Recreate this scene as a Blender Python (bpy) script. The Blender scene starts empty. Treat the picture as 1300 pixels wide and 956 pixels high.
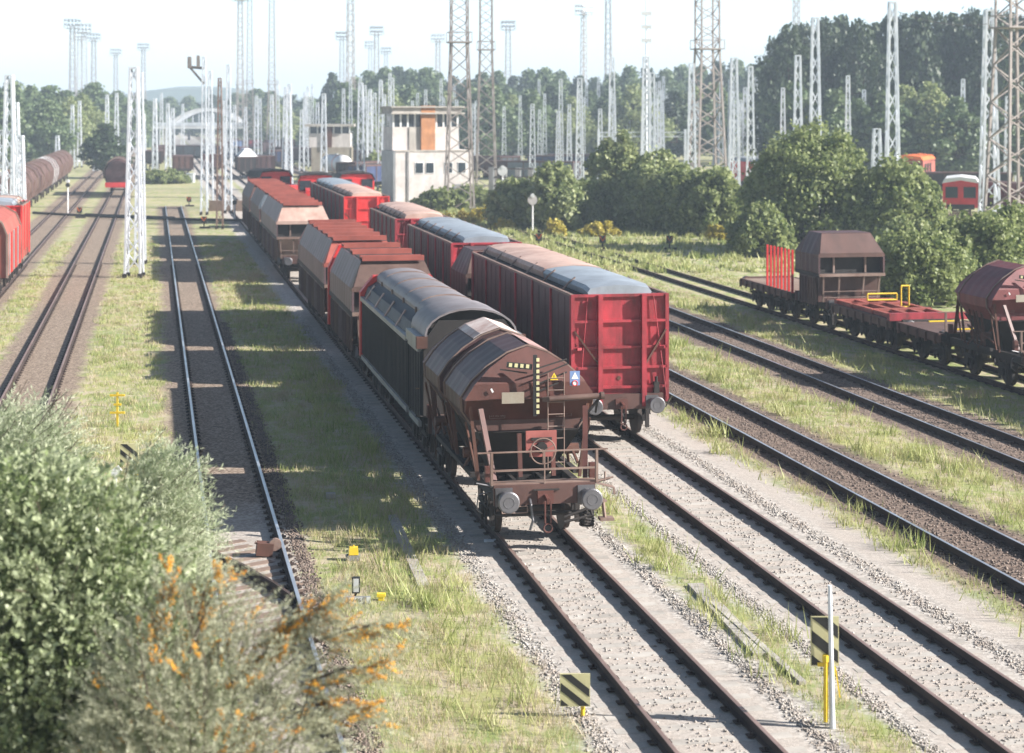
import bpy, math, random
import numpy as np
from mathutils import Vector, Matrix

R = math.radians
F = 2300.0; H = 9.0; HZ = 145.0; CX = 650.0; TAN = 0.1978; TH = math.atan(TAN)
C = bpy.context.scene.collection

def P(px, py, Y):
    """world point seen at a photo pixel at distance Y (used once to survey the yard)"""
    return Vector(((px - CX) * Y / F, Y, H - (py - HZ) * Y / F))
def G(px, py, z=0.0):
    Y = F * (H - z) / (py - HZ)
    return Vector(((px - CX) * Y / F, Y, z))
def trk(X0, Y, z=0.0, off=0.0):
    return Vector((X0 - TAN * Y + off * math.cos(TH), Y + off * math.sin(TH), z))

# ---------------------------------------------------------------- materials
MATS = {}
def newmat(name):
    m = bpy.data.materials.new(name); m.use_nodes = True
    nt = m.node_tree; b = nt.nodes['Principled BSDF']
    MATS[name] = m
    return m, nt, b
def N(nt, t, **kw):
    n = nt.nodes.new(t)
    for k, v in kw.items():
        if k in n.inputs: n.inputs[k].default_value = v
        else: setattr(n, k, v)
    return n
def ramp(nt, fac, stops, interp='LINEAR'):
    r = nt.nodes.new('ShaderNodeValToRGB'); cr = r.color_ramp; cr.interpolation = interp
    while len(cr.elements) < len(stops): cr.elements.new(0.5)
    for e, (p, c) in zip(cr.elements, stops):
        e.position = p; e.color = c if len(c) == 4 else (*c, 1)
    nt.links.new(fac, r.inputs[0]); return r
def mixc(nt, fac, a, b, mode='MIX'):
    m = nt.nodes.new('ShaderNodeMix'); m.data_type = 'RGBA'; m.blend_type = mode
    for s, v in ((0, fac), (6, a), (7, b)):
        if hasattr(v, 'is_linked'): nt.links.new(v, m.inputs[s])
        elif isinstance(v, (int, float)): m.inputs[s].default_value = v
        else: m.inputs[s].default_value = (*v, 1) if len(v) == 3 else v
    return m.outputs[2]
def math_(nt, op, a, b=None, clamp=False):
    m = nt.nodes.new('ShaderNodeMath'); m.operation = op; m.use_clamp = clamp
    for i, v in ((0, a), (1, b)):
        if v is None: continue
        if hasattr(v, 'is_linked'): nt.links.new(v, m.inputs[i])
        else: m.inputs[i].default_value = v
    return m.outputs[0]
def noise(nt, vec, scale, detail=4, rough=.6):
    n = nt.nodes.new('ShaderNodeTexNoise'); n.inputs['Scale'].default_value = scale
    n.inputs['Detail'].default_value = detail; n.inputs['Roughness'].default_value = rough
    nt.links.new(vec, n.inputs['Vector']); return n.outputs[0]
def bump(nt, b, h, strength=.3, dist=.02):
    k = nt.nodes.new('ShaderNodeBump'); k.inputs['Strength'].default_value = strength
    k.inputs['Distance'].default_value = dist
    nt.links.new(h, k.inputs['Height']); nt.links.new(k.outputs[0], b.inputs['Normal'])

def paint(name, col, dirt=(.05, .035, .028), amt=.5, rough=.55, metal=0, scale=2.2, streak=.3, light=None):
    m, nt, b = newmat(name)
    tc = N(nt, 'ShaderNodeTexCoord'); mp = N(nt, 'ShaderNodeMapping'); mp.inputs['Scale'].default_value = (1, 1, streak)
    nt.links.new(tc.outputs['Object'], mp.inputs[0])
    n1 = noise(nt, mp.outputs[0], scale, 6, .65); n2 = noise(nt, tc.outputs['Object'], scale * 9, 4, .7)
    n3 = noise(nt, tc.outputs['Object'], scale * .35, 3)
    f1 = ramp(nt, n1, [(.38, (0, 0, 0)), (.68, (1, 1, 1))]).outputs[0]
    f1 = math_(nt, 'MULTIPLY', f1, amt)
    c = mixc(nt, f1, col, dirt)
    f2 = ramp(nt, n2, [(.45, (0, 0, 0)), (.75, (1, 1, 1))]).outputs[0]
    c = mixc(nt, math_(nt, 'MULTIPLY', f2, amt * .6), c, dirt)
    lt = light or tuple(min(1, x * 1.45 + .012) for x in col)
    f3 = ramp(nt, n3, [(.45, (0, 0, 0)), (.65, (1, 1, 1))]).outputs[0]
    c = mixc(nt, math_(nt, 'MULTIPLY', f3, .45), c, lt)
    nt.links.new(c, b.inputs['Base Color'])
    b.inputs['Roughness'].default_value = rough; b.inputs['Metallic'].default_value = metal
    bump(nt, b, n2, .12, .01)
    return m
def plain(name, col, rough=.6, metal=0):
    return paint(name, col, dirt=tuple(x * .6 for x in col), amt=.35, rough=rough, metal=metal)

paint('hopper_brown', (.085, .040, .042), (.035, .020, .020), .75, .5)
paint('hopper_face', (.115, .038, .028), (.045, .020, .016), .6, .55)
paint('dull_brown', (.105, .050, .040), (.05, .028, .024), .6, .6)
paint('grey_brown', (.125, .072, .056), (.055, .03, .024), .7, .6)
paint('side_brown', (.088, .040, .042), (.04, .026, .028), .7, .55)
paint('rust', (.115, .046, .030), (.045, .022, .016), .7, .8)
paint('red', (.40, .032, .048), (.13, .024, .024), .95, .55, scale=3.2, streak=.25)
paint('bright_red', (.60, .03, .03), (.30, .03, .025), .4, .45)
paint('panel_red', (.34, .10, .085), (.16, .05, .04), .5, .6)
paint('faded_red', (.33, .080, .058), (.17, .050, .038), .5, .6)
paint('dark_side', (.030, .030, .036), (.012, .012, .014), .5, .5, light=(.06, .06, .07))
paint('grey_metal', (.30, .31, .32), (.20, .19, .19), .5, .4, .25)
paint('grey_roof', (.145, .17, .195), (.10, .105, .115), .5, .38, .3)
paint('roof_purple', (.135, .088, .096), (.075, .046, .046), .6, .5, .1)
paint('tan_roof', (.50, .36, .30), (.34, .18, .14), .7, .6)
paint('maroon', (.21, .055, .055), (.09, .03, .03), .6, .5)
paint('pink_lit_dust', (.40, .26, .24), (.20, .10, .09), .8, .7)  # dust tone that also paints in the sunlit pink of the roof
paint('cover_grey', (.30, .34, .385), (.20, .21, .23), .5, .4, .1)
paint('shell_grey', (.21, .19, .20), (.14, .11, .105), .6, .5)
paint('white_dust', (.70, .60, .55), (.42, .22, .17), .9, .8)
paint('pale_steel', (.24, .17, .14), (.13, .065, .045), .7, .6)
paint('buff', (.33, .30, .24), (.2, .12, .08), .5, .6)
paint('under', (.026, .020, .018), (.010, .009, .009), .6, .75)
paint('wheel', (.06, .045, .038), (.02, .015, .014), .6, .6, .3)
paint('buffer_face', (.17, .165, .175), (.05, .045, .045), .7, .45, .5)
paint('galv', (.72, .76, .82), (.50, .53, .56), .5, .45, .1)
paint('tower_steel', (.30, .27, .25), (.17, .12, .10), .6, .6, .1)
paint('concrete', (.42, .39, .35), (.25, .22, .19), .7, .9)
paint('plaster', (.60, .55, .52), (.40, .36, .33), .5, .9)
paint('orange_panel', (.45, .20, .08), (.28, .12, .06), .6, .7)
paint('white_paint', (.74, .74, .74), (.5, .5, .48), .3, .5)
paint('yellow', (.80, .55, .03), (.5, .3, .03), .3, .5)
paint('pale_yellow', (.58, .54, .30), (.36, .32, .18), .4, .6)
plain('black', (.02, .02, .02), .5); plain('orange', (.75, .16, .03), .5)
plain('navy', (.03, .045, .11), .5); plain('blue', (.16, .24, .44), .5)
paint('wood', (.24, .17, .13), (.12, .08, .06), .7, .9, streak=1)
paint('load_white', (.75, .75, .76), (.55, .55, .55), .4, .9)
m, nt, b = newmat('glass'); b.inputs['Base Color'].default_value = (.03, .04, .05, 1); b.inputs['Roughness'].default_value = .08
paint('rail_web', (.050, .030, .024), (.02, .013, .012), .6, .85)
m = paint('rail_head_rust', (.30, .21, .18), (.2, .12, .09), .5, .45, .35)
m = paint('rail_head_bright', (.62, .64, .68), (.45, .45, .47), .3, .28, .75)
paint('bark', (.10, .075, .055), (.05, .035, .03), .6, .95)

def leafmat(name, a, bcol, c, trans=.35, big=.5, dry=None):
    m, nt, b = newmat(name)
    geo = N(nt, 'ShaderNodeNewGeometry')
    r = ramp(nt, geo.outputs['Random Per Island'], [(0, a), (.5, bcol), (1, c)])
    tc = N(nt, 'ShaderNodeTexCoord')
    nn = noise(nt, tc.outputs['Object'], big, 3)
    f = ramp(nt, nn, [(.40, (0, 0, 0)), (.62, (1, 1, 1))]).outputs[0]
    c2 = mixc(nt, math_(nt, 'MULTIPLY', f, .55), r.outputs[0], dry or c)
    nt.links.new(c2, b.inputs['Base Color']); b.inputs['Roughness'].default_value = .55
    tr = N(nt, 'ShaderNodeBsdfTranslucent'); nt.links.new(c2, tr.inputs[0])
    mx = N(nt, 'ShaderNodeMixShader'); mx.inputs[0].default_value = trans
    nt.links.new(b.outputs[0], mx.inputs[1]); nt.links.new(tr.outputs[0], mx.inputs[2])
    nt.links.new(mx.outputs[0], nt.nodes['Material Output'].inputs[0])
    return m
leafmat('leaf_forest', (.065, .11, .045), (.11, .165, .065), (.18, .23, .10), .3, .12)
leafmat('leaf_dark', (.022, .042, .018), (.04, .07, .026), (.07, .10, .04), .25, .3)
leafmat('leaf_willow', (.15, .20, .07), (.25, .30, .11), (.38, .41, .19), .4, .5)
leafmat('leaf_bush', (.09, .135, .04), (.20, .25, .08), (.36, .40, .17), .45, .6)
leafmat('leaf_green', (.07, .11, .035), (.23, .29, .12), (.50, .54, .36), .35, 1.5)
leafmat('leaf_silver', (.20, .26, .13), (.38, .44, .27), (.62, .64, .48), .35, 1.5)
leafmat('leaf_buckthorn', (.19, .20, .12), (.35, .36, .24), (.52, .52, .38), .3, 2)
leafmat('berries', (.75, .24, .02), (.85, .38, .03), (.90, .52, .05), .1, 2)
leafmat('goldenrod', (.35, .32, .05), (.50, .42, .06), (.60, .50, .12), .3, 2)
leafmat('grass_blade', (.20, .27, .065), (.34, .39, .125), (.48, .49, .20), .35, .35, dry=(.52, .49, .24))
leafmat('dry_blade', (.34, .28, .16), (.46, .38, .24), (.55, .46, .30), .3, .5)
leafmat('stone', (.20, .185, .165), (.36, .335, .30), (.54, .50, .46), 0, 1.5, dry=(.34, .27, .22))
leafmat('stone_brown', (.06, .045, .035), (.14, .10, .08), (.26, .20, .16), 0, 1.5)

# ground material: bands follow the tracks
def ground_material():
    m, nt, b = newmat('yard_ground')
    geo = N(nt, 'ShaderNodeNewGeometry'); sep = N(nt, 'ShaderNodeSeparateXYZ')
    pos = geo.outputs['Position']; nt.links.new(pos, sep.inputs[0])
    X, Y = sep.outputs[0], sep.outputs[1]
    v = math_(nt, 'ADD', X, math_(nt, 'MULTIPLY', Y, TAN))
    wob = math_(nt, 'SUBTRACT', noise(nt, pos, .9, 5, .65), .5)
    wob2 = math_(nt, 'SUBTRACT', noise(nt, pos, 7, 3, .7), .5)
    vw = math_(nt, 'ADD', math_(nt, 'ADD', v, math_(nt, 'MULTIPLY', wob, 1.3)), math_(nt, 'MULTIPLY', wob2, .5))
    t = math_(nt, 'DIVIDE', math_(nt, 'ADD', vw, 14), 50.0, True)
    def s(x): return (x + 14) / 50.0
    def bands(spec, soft=.18):
        st = [(0, (0, 0, 0))]
        for a, bb, val in spec:
            st += [(s(a - soft), (0, 0, 0)), (s(a + soft), (val,) * 3), (s(bb - soft), (val,) * 3), (s(bb + soft), (0, 0, 0))]
        return ramp(nt, t, st).outputs[0]
    bal = bands([(-10.5, -7.1, 1), (-5.75, -2.5, 1), (.35, 3.15, 1), (6.25, 10.2, 1), (10.95, 15.6, 1), (15.95, 19.1, 1), (21.5, 25.1, 1)])
    # ballast mask is thinned by grass patches far away / noise
    vor = N(nt, 'ShaderNodeTexVoronoi'); vor.inputs['Scale'].default_value = 17; nt.links.new(pos, vor.inputs['Vector'])
    hsv = N(nt, 'ShaderNodeSeparateColor'); nt.links.new(vor.outputs['Color'], hsv.inputs[0])
    st = hsv.outputs[0]
    gravel_grey = ramp(nt, st, [(0, (.26, .235, .21)), (.5, (.42, .385, .345)), (1, (.58, .54, .49))]).outputs[0]
    gravel_brown = ramp(nt, st, [(0, (.075, .050, .036)), (.5, (.15, .105, .08)), (1, (.27, .20, .155))]).outputs[0]
    gravel_rust = ramp(nt, st, [(0, (.12, .082, .055)), (.5, (.225, .165, .12)), (1, (.38, .30, .23))]).outputs[0]
    fine = noise(nt, pos, 30, 5, .8)
    sand = ramp(nt, fine, [(.25, (.28, .235, .20)), (.5, (.44, .385, .335)), (.75, (.60, .53, .47))]).outputs[0]
    sandp = ramp(nt, noise(nt, pos, 1.1, 4), [(.35, (0, 0, 0)), (.6, (1, 1, 1))]).outputs[0]
    ab = ramp(nt, math_(nt, 'DIVIDE', math_(nt, 'ADD', v, 14), 50.0, True),
              [(0, (0, 0, 0)), (s(5.5), (0, 0, 0)), (s(5.7), (1, 1, 1)), (s(15.75), (1, 1, 1)), (s(15.95), (0, 0, 0))]).outputs[0]
    sandm = ramp(nt, math_(nt, 'DIVIDE', math_(nt, 'ADD', math_(nt, 'ADD', v, math_(nt, 'MULTIPLY', wob2, .25)), 14), 50.0, True),
                 [(0, (0, 0, 0)), (s(6.7), (0, 0, 0)), (s(6.95), (1, 1, 1)), (s(9.45), (1, 1, 1)), (s(9.65), (0, 0, 0)),
                  (s(11.35), (0, 0, 0)), (s(11.55), (1, 1, 1)), (s(13.9), (1, 1, 1)), (s(14.05), (.25, .25, .25)), (s(14.7), (.25, .25, .25)), (s(14.85), (1, 1, 1)), (s(15.6), (1, 1, 1)), (s(15.8), (0, 0, 0))]).outputs[0]
    sandf = math_(nt, 'MULTIPLY', sandm, math_(nt, 'ADD', .55, math_(nt, 'MULTIPLY', sandp, .4)))
    abcol = mixc(nt, sandf, gravel_grey, sand)
    # near part of the yard has pale ballast on the left tracks
    nearf = ramp(nt, math_(nt, 'DIVIDE', math_(nt, 'ADD', Y, math_(nt, 'MULTIPLY', wob, 3)), 100.0, True), [(.40, (1, 1, 1)), (.435, (0, 0, 0))]).outputs[0]
    leftf = ramp(nt, math_(nt, 'DIVIDE', math_(nt, 'ADD', v, 14), 50.0, True), [(0, (1, 1, 1)), (s(5.2), (1, 1, 1)), (s(5.4), (0, 0, 0))]).outputs[0]
    lcol = mixc(nt, math_(nt, 'MULTIPLY', nearf, .85), gravel_rust, mixc(nt, .5, gravel_grey, sand))
    c = mixc(nt, leftf, gravel_brown, lcol)
    c = mixc(nt, ab, c, abcol)
    # grass
    g1 = noise(nt, pos, .22, 4, .6); g2 = noise(nt, pos, 1.6, 5, .7); g3 = noise(nt, pos, 14, 4, .8)
    mp = N(nt, 'ShaderNodeMapping'); mp.inputs['Scale'].default_value = (1, .25, 1); nt.links.new(pos, mp.inputs[0])
    g4 = noise(nt, mp.outputs[0], 3.2, 4, .7)
    green = mixc(nt, g3, (.15, .20, .055), (.34, .39, .14))
    yellow = mixc(nt, g3, (.27, .27, .09), (.44, .42, .18))
    dry = mixc(nt, g3, (.36, .29, .20), (.58, .49, .36))
    gc = mixc(nt, ramp(nt, g1, [(.42, (0, 0, 0)), (.60, (1, 1, 1))]).outputs[0], green, yellow)
    dm = math_(nt, 'ADD', math_(nt, 'MULTIPLY', g2, .6), math_(nt, 'MULTIPLY', g4, .4))
    gc = mixc(nt, ramp(nt, dm, [(.46, (0, 0, 0)), (.57, (.9, .9, .9))]).outputs[0], gc, dry)
    # far zone: pale brown and green mottling
    inS = math_(nt, 'MULTIPLY', math_(nt, 'GREATER_THAN', Y, 181), math_(nt, 'MULTIPLY', math_(nt, 'GREATER_THAN', v, -1.5), math_(nt, 'LESS_THAN', v, 5)))
    bal = math_(nt, 'MULTIPLY', bal, math_(nt, 'SUBTRACT', 1.0, inS))
    c = mixc(nt, bal, gc, c)
    nt.links.new(c, b.inputs['Base Color']); b.inputs['Roughness'].default_value = .95
    hgt = math_(nt, 'ADD', math_(nt, 'MULTIPLY', st, .6), math_(nt, 'MULTIPLY', fine, .6))
    bump(nt, b, hgt, .55, .03)
    return m
ground_material()
m, nt, b = newmat('hill_green')
tc = N(nt, 'ShaderNodeTexCoord')
nt.links.new(ramp(nt, noise(nt, tc.outputs['Object'], .03, 6), [(.3, (.03, .06, .03)), (.7, (.07, .10, .045))]).outputs[0], b.inputs['Base Color'])
b.inputs['Roughness'].default_value = 1

# ---------------------------------------------------------------- mesh helpers
class MB:
    def __init__(s): s.v = []; s.f = []; s.mi = []; s.m = 0
    def add(s, vs, fs):
        k = len(s.v); s.v += [tuple(v) for v in vs]
        s.f += [tuple(i + k for i in f) for f in fs]; s.mi += [s.m] * len(fs); return s
    def box(s, c, d, rx=0, ry=0, rz=0):
        M = Matrix.Rotation(rz, 3, 'Z') @ Matrix.Rotation(ry, 3, 'Y') @ Matrix.Rotation(rx, 3, 'X')
        c = Vector(c); vs = []
        for x in (-.5, .5):
            for y in (-.5, .5):
                for z in (-.5, .5): vs.append(c + M @ Vector((x * d[0], y * d[1], z * d[2])))
        return s.add(vs, [(0, 1, 3, 2), (4, 6, 7, 5), (0, 4, 5, 1), (2, 3, 7, 6), (0, 2, 6, 4), (1, 5, 7, 3)])
    def bb(s, x0, x1, y0, y1, z0, z1): return s.box(((x0 + x1) / 2, (y0 + y1) / 2, (z0 + z1) / 2), (x1 - x0, y1 - y0, z1 - z0))
    def bar(s, p, q, w=.05, h=None, up=(0, 0, 1)):
        h = h or w; p = Vector(p); q = Vector(q); d = (q - p)
        if d.length < 1e-6: return s
        d.normalize(); u = Vector(up)
        if abs(d.dot(u)) > .98: u = Vector((0, 1, 0))
        a = d.cross(u).normalized(); b_ = a.cross(d).normalized(); vs = []
        for o in (p, q):
            for i, j in ((-1, -1), (1, -1), (1, 1), (-1, 1)): vs.append(o + a * (i * w / 2) + b_ * (j * h / 2))
        return s.add(vs, [(3, 2, 1, 0), (4, 5, 6, 7), (0, 1, 5, 4), (1, 2, 6, 5), (2, 3, 7, 6), (3, 0, 4, 7)])
    def tube(s, p, q, r, n=10, r2=None):
        p = Vector(p); q = Vector(q); d = (q - p).normalized(); r2 = r if r2 is None else r2
        u = Vector((0, 0, 1)) if abs(d.z) < .95 else Vector((1, 0, 0))
        a = d.cross(u).normalized(); b_ = a.cross(d).normalized(); vs = []
        for o, rr in ((p, r), (q, r2)):
            for i in range(n):
                t = 2 * math.pi * i / n; vs.append(o + a * (rr * math.cos(t)) + b_ * (rr * math.sin(t)))
        fs = [(i, (i + 1) % n, n + (i + 1) % n, n + i) for i in range(n)]
        fs += [tuple(range(n - 1, -1, -1)), tuple(range(n, 2 * n))]
        return s.add(vs, fs)
    def path(s, pts, r, n=8):
        for a, b_ in zip(pts, pts[1:]): s.tube(a, b_, r, n)
        return s
    def loft(s, rings, cap=True):
        n = len(rings[0]); vs = [v for r in rings for v in r]; fs = []
        for k in range(len(rings) - 1):
            for i in range(n):
                j = (i + 1) % n; fs.append((k * n + i, k * n + j, (k + 1) * n + j, (k + 1) * n + i))
        if cap: fs += [tuple(range(n - 1, -1, -1)), tuple(range((len(rings) - 1) * n, len(rings) * n))]
        return s.add(vs, fs)
    def prism(s, prof, y0, y1): return s.loft([[(x, y0, z) for x, z in prof], [(x, y1, z) for x, z in prof]])
    def sheet(s, prof, y0, y1, th):
        """open profile swept along y with thickness"""
        n = len(prof); out = []
        for i in range(n):
            a = Vector(prof[max(0, i - 1)]); b_ = Vector(prof[min(n - 1, i + 1)]); t = (b_ - a).normalized()
            out.append((prof[i][0] - t.y * th, prof[i][1] + t.x * th))
        return s.prism(list(prof) + out[::-1], y0, y1)
    def torus(s, c, rad, r, axis='Y', n=24, k=6):
        vs = []; c = Vector(c)
        for i in range(n):
            t = 2 * math.pi * i / n
            for j in range(k):
                u = 2 * math.pi * j / k; rr = rad + r * math.cos(u)
                if axis == 'Y': vs.append(c + Vector((rr * math.cos(t), r * math.sin(u), rr * math.sin(t))))
                else: vs.append(c + Vector((rr * math.cos(t), rr * math.sin(t), r * math.sin(u))))
        return s.add(vs, [(i * k + j, ((i + 1) % n) * k + j, ((i + 1) % n) * k + (j + 1) % k, i * k + (j + 1) % k) for i in range(n) for j in range(k)])
    def mark(s): s.marks = getattr(s, 'marks', []) + [len(s.f)]
    def build_split(s, name, mat, parent=None, smooth=False):
        out = []; mk = getattr(s, 'marks', []) + [len(s.f)]; mk = [0] + [x for x in mk if x > 0]
        for a, b_ in zip(mk, mk[1:]):
            fs = s.f[a:b_]
            if not fs: continue
            ids = sorted({i for f in fs for i in f}); rm = {i: k for k, i in enumerate(ids)}
            m_ = MB(); m_.v = [s.v[i] for i in ids]; m_.f = [tuple(rm[i] for i in f) for f in fs]; m_.mi = [0] * len(m_.f)
            out.append(m_.build(name, mat, parent, smooth=smooth))
        return out
    def build(s, name, mat, parent=None, mats=None, smooth=False):
        me = bpy.data.meshes.new(name); me.from_pydata(s.v, [], s.f)
        for mm in ([mat] + (mats or [])): me.materials.append(MATS[mm])
        if mats: me.polygons.foreach_set('material_index', s.mi)
        import bmesh
        bm = bmesh.new(); bm.from_mesh(me); bmesh.ops.recalc_face_normals(bm, faces=bm.faces); bm.to_mesh(me); bm.free()
        if smooth:
            me.polygons.foreach_set('use_smooth', [True] * len(me.polygons))
            try: me.set_sharp_from_angle(angle=R(35))
            except Exception: pass
        me.update()
        o = bpy.data.objects.new(name, me); C.objects.link(o)
        if parent is not None: o.parent = parent
        return o

def tag(o, label=None, cat=None, group=None, kind=None):
    if label: o['label'] = label
    if cat: o['category'] = cat
    if group: o['group'] = group
    if kind: o['kind'] = kind
    return o
def empty(name, loc, rz=0, label=None, cat=None, group=None):
    o = bpy.data.objects.new(name, None); C.objects.link(o); o.location = loc; o.rotation_euler = (0, 0, rz)
    return tag(o, label, cat, group)
def copy_tree(o, parent=None):
    c = o.copy(); C.objects.link(c); c.parent = parent
    for ch in list(o.children): copy_tree(ch, c)
    return c
def dup(root, loc, label, rz=None, scale=None):
    c = copy_tree(root); c.location = loc; c['label'] = label
    if rz is not None: c.rotation_euler = (0, 0, rz)
    if scale is not None: c.scale = scale
    return c
def text(parent, body, loc, size, rot, mat, name='lettering'):
    cu = bpy.data.curves.new(name, 'FONT'); cu.body = body; cu.size = size; cu.align_x = 'CENTER'; cu.align_y = 'CENTER'; cu.extrude = .001
    cu.materials.append(MATS[mat]); o = bpy.data.objects.new(name, cu); C.objects.link(o); o.parent = parent
    bpy.context.view_layer.update()
    me = bpy.data.meshes.new_from_object(o.evaluated_get(bpy.context.evaluated_depsgraph_get())); bpy.data.objects.remove(o)
    o = bpy.data.objects.new(name, me); C.objects.link(o); o.parent = parent
    if not me.materials: me.materials.append(MATS[mat])
    o.location = loc; o.rotation_euler = rot; return o
def poly_np(name, verts, nper, mat, parent=None):
    """mesh of many separate small polygons with nper corners each"""
    n = len(verts) // nper; me = bpy.data.meshes.new(name)
    me.vertices.add(len(verts)); me.vertices.foreach_set('co', verts.astype(np.float32).ravel())
    me.loops.add(n * nper); me.loops.foreach_set('vertex_index', np.arange(n * nper, dtype=np.int32))
    me.polygons.add(n); me.polygons.foreach_set('loop_start', np.arange(0, n * nper, nper, dtype=np.int32))
    me.materials.append(MATS[mat]); me.update(calc_edges=True)
    o = bpy.data.objects.new(name, me); C.objects.link(o)
    if parent is not None: o.parent = parent
    return o

# ---------------------------------------------------------------- leaves
def unit(rng, n):
    d = rng.normal(size=(n, 3)); return d / np.linalg.norm(d, axis=1)[:, None]
def leaf_quads(c, d, nrm, L, W):
    """kite leaves at c pointing along d"""
    s = np.cross(d, nrm); s /= np.linalg.norm(s, axis=1)[:, None] + 1e-9
    L = L[:, None]; W = W[:, None]
    v = np.stack([c, c + d * L * .5 + s * W * .5, c + d * L, c + d * L * .5 - s * W * .5], 1)
    return v.reshape(-1, 3)
def crown_mesh(name, rng, clumps, n, size, mat, parent=None, squash=.8, hollow=.55):
    """clumps: list of (x,y,z,r). leaf clusters on and inside each clump"""
    cl = np.array(clumps); w = cl[:, 3] ** 2; idx = rng.choice(len(cl), n, p=w / w.sum())
    d = unit(rng, n); d[:, 2] = np.abs(d[:, 2]) * np.where(rng.random(n) < .75, 1, -1)
    rad = cl[idx, 3] * (hollow + (1.12 - hollow) * rng.random(n) ** .6) * (1 + np.maximum(0, rng.normal(size=n)) * .22)
    c = cl[idx, :3] + d * rad[:, None] * np.array([1, 1, squash])
    nr = d * .6 + unit(rng, n) * .8; nr /= np.linalg.norm(nr, axis=1)[:, None]
    t = np.cross(nr, unit(rng, n)); t /= np.linalg.norm(t, axis=1)[:, None]
    L = size * (.6 + .9 * rng.random(n))
    return poly_np(name, leaf_quads(c - t * L[:, None] * .5, t, nr, L, L * .8), 4, mat, parent)
def tree_proto(name, seed, h, w, n, size, mat, kind='round'):
    rng = np.random.default_rng(seed); root = empty(name, (0, 0, 0)); cl = []
    tb = MB(); tb.tube((0, 0, -.5), (0, 0, h * .55), h * .022, 8, h * .012)
    nb = 46
    for i in range(nb):
        t = (i + .5) / nb; z = h * (.16 + .80 * t); env = math.sin(math.pi * min(1, (.12 + .88 * t)) ** .8) if kind == 'round' else (1.0 - .45 * t)
        a = i * 2.4 + rng.random(); r = w * .5 * env * (.35 + .5 * rng.random())
        cr = w * (.085 + .085 * rng.random()) * (.65 + .5 * env)
        p = (r * math.cos(a), r * math.sin(a), min(z, h - cr * .8)); cl.append((*p, cr))
        tb.tube((0, 0, z * .5), p, h * .008, 5, h * .003)
    tb.build('trunk', 'bark', root)
    crown_mesh('crown', rng, cl, n, size, mat, root)
    return root

rnd = random.Random(7)
# ================================================================= SETTING
# sky
w = bpy.data.worlds.new('World'); bpy.context.scene.world = w; w.use_nodes = True
nt = w.node_tree; bg = nt.nodes['Background']
sky = nt.nodes.new('ShaderNodeTexSky'); sky.sky_type = 'NISHITA'; sky.sun_disc = False
SUN_EL, SUN_AZ = R(29), R(100)
sky.sun_elevation = SUN_EL; sky.sun_rotation = SUN_AZ; sky.air_density = 1.0; sky.dust_density = 1.0; sky.ozone_density = 1.0
nt.links.new(sky.outputs[0], bg.inputs[0]); bg.inputs[1].default_value = .05
# milky thin cloud veil near the horizon
tcw = nt.nodes.new('ShaderNodeTexCoord'); spw = nt.nodes.new('ShaderNodeSeparateXYZ'); nt.links.new(tcw.outputs['Generated'], spw.inputs[0])
veil = ramp(nt, spw.outputs[2], [(0, (.32, .385, .44)), (.065, (.28, .365, .455)), (.09, (.10, .13, .16)), (.16, (.0, .0, .0))])
bg2 = nt.nodes.new('ShaderNodeBackground'); nt.links.new(veil.outputs[0], bg2.inputs[0]); bg2.inputs[1].default_value = 1.0
adw = nt.nodes.new('ShaderNodeAddShader'); nt.links.new(bg.outputs[0], adw.inputs[0]); nt.links.new(bg2.outputs[0], adw.inputs[1]); nt.links.new(adw.outputs[0], nt.nodes['World Output'].inputs[0])
sl = bpy.data.lights.new('sun', 'SUN'); sl.energy = 5.0; sl.angle = R(.5); sl.color = (1, .955, .90)
so = bpy.data.objects.new('sun', sl); C.objects.link(so)
sd = Vector((math.sin(SUN_AZ) * math.cos(SUN_EL), math.cos(SUN_AZ) * math.cos(SUN_EL), math.sin(SUN_EL)))
so.rotation_euler = sd.to_track_quat('Z', 'Y').to_euler()

# ground sheet
g = MB(); GZ = -.19
xs = [-2600, -600, -120, -30, 0, 30, 120, 600, 2600]; ys = [-80, 0, 26, 60, 120, 240, 500, 1200, 3200]
vs = [(x, y, GZ) for y in ys for x in xs]; nx = len(xs)
g.add(vs, [(j * nx + i, j * nx + i + 1, (j + 1) * nx + i + 1, (j + 1) * nx + i) for j in range(len(ys) - 1) for i in range(nx - 1)])
tag(g.build('ground', 'yard_ground'), 'yard ground of grass strips and gravel running between the tracks', kind='structure')

# far hill
hb = MB(); prof = []
for i in range(61):
    t = i / 60; x = -620 + 1500 * t
    prof.append((x, 14 + 9 * math.sin(t * 9) * .5 + 14 * math.exp(-((x + 285) / 90) ** 2) + 3 * math.sin(t * 31)))
vs = []; 
for x, z in prof: vs += [(x, 1500, -1), (x, 1530, z * .9), (x, 1600, z), (x, 1900, -1)]
hb.add(vs, [(i * 4 + k, i * 4 + 4 + k, i * 4 + 5 + k, i * 4 + 1 + k) for i in range(60) for k in range(3)])
tag(hb.build('hills', 'hill_green', smooth=True), 'low wooded hills fading blue on the horizon', kind='structure')

# haze
hz = MB(); hz.bb(-900, 900, -40, 2000, -2.0, 52)
ho = hz.build('haze', 'glass'); ho.data.materials.clear()
hm = bpy.data.materials.new('haze_air'); hm.use_nodes = True; hn = hm.node_tree; hn.nodes.remove(hn.nodes['Principled BSDF'])
pv = hn.nodes.new('ShaderNodeVolumePrincipled'); pv.inputs['Density'].default_value = .00062
pv.inputs['Color'].default_value = (.72, .86, 1, 1); pv.inputs['Anisotropy'].default_value = 0
hn.links.new(pv.outputs[0], hn.nodes['Material Output'].inputs['Volume']); ho.data.materials.append(hm)
tag(ho, 'thin summer haze lying over the whole yard', kind='stuff')

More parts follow.
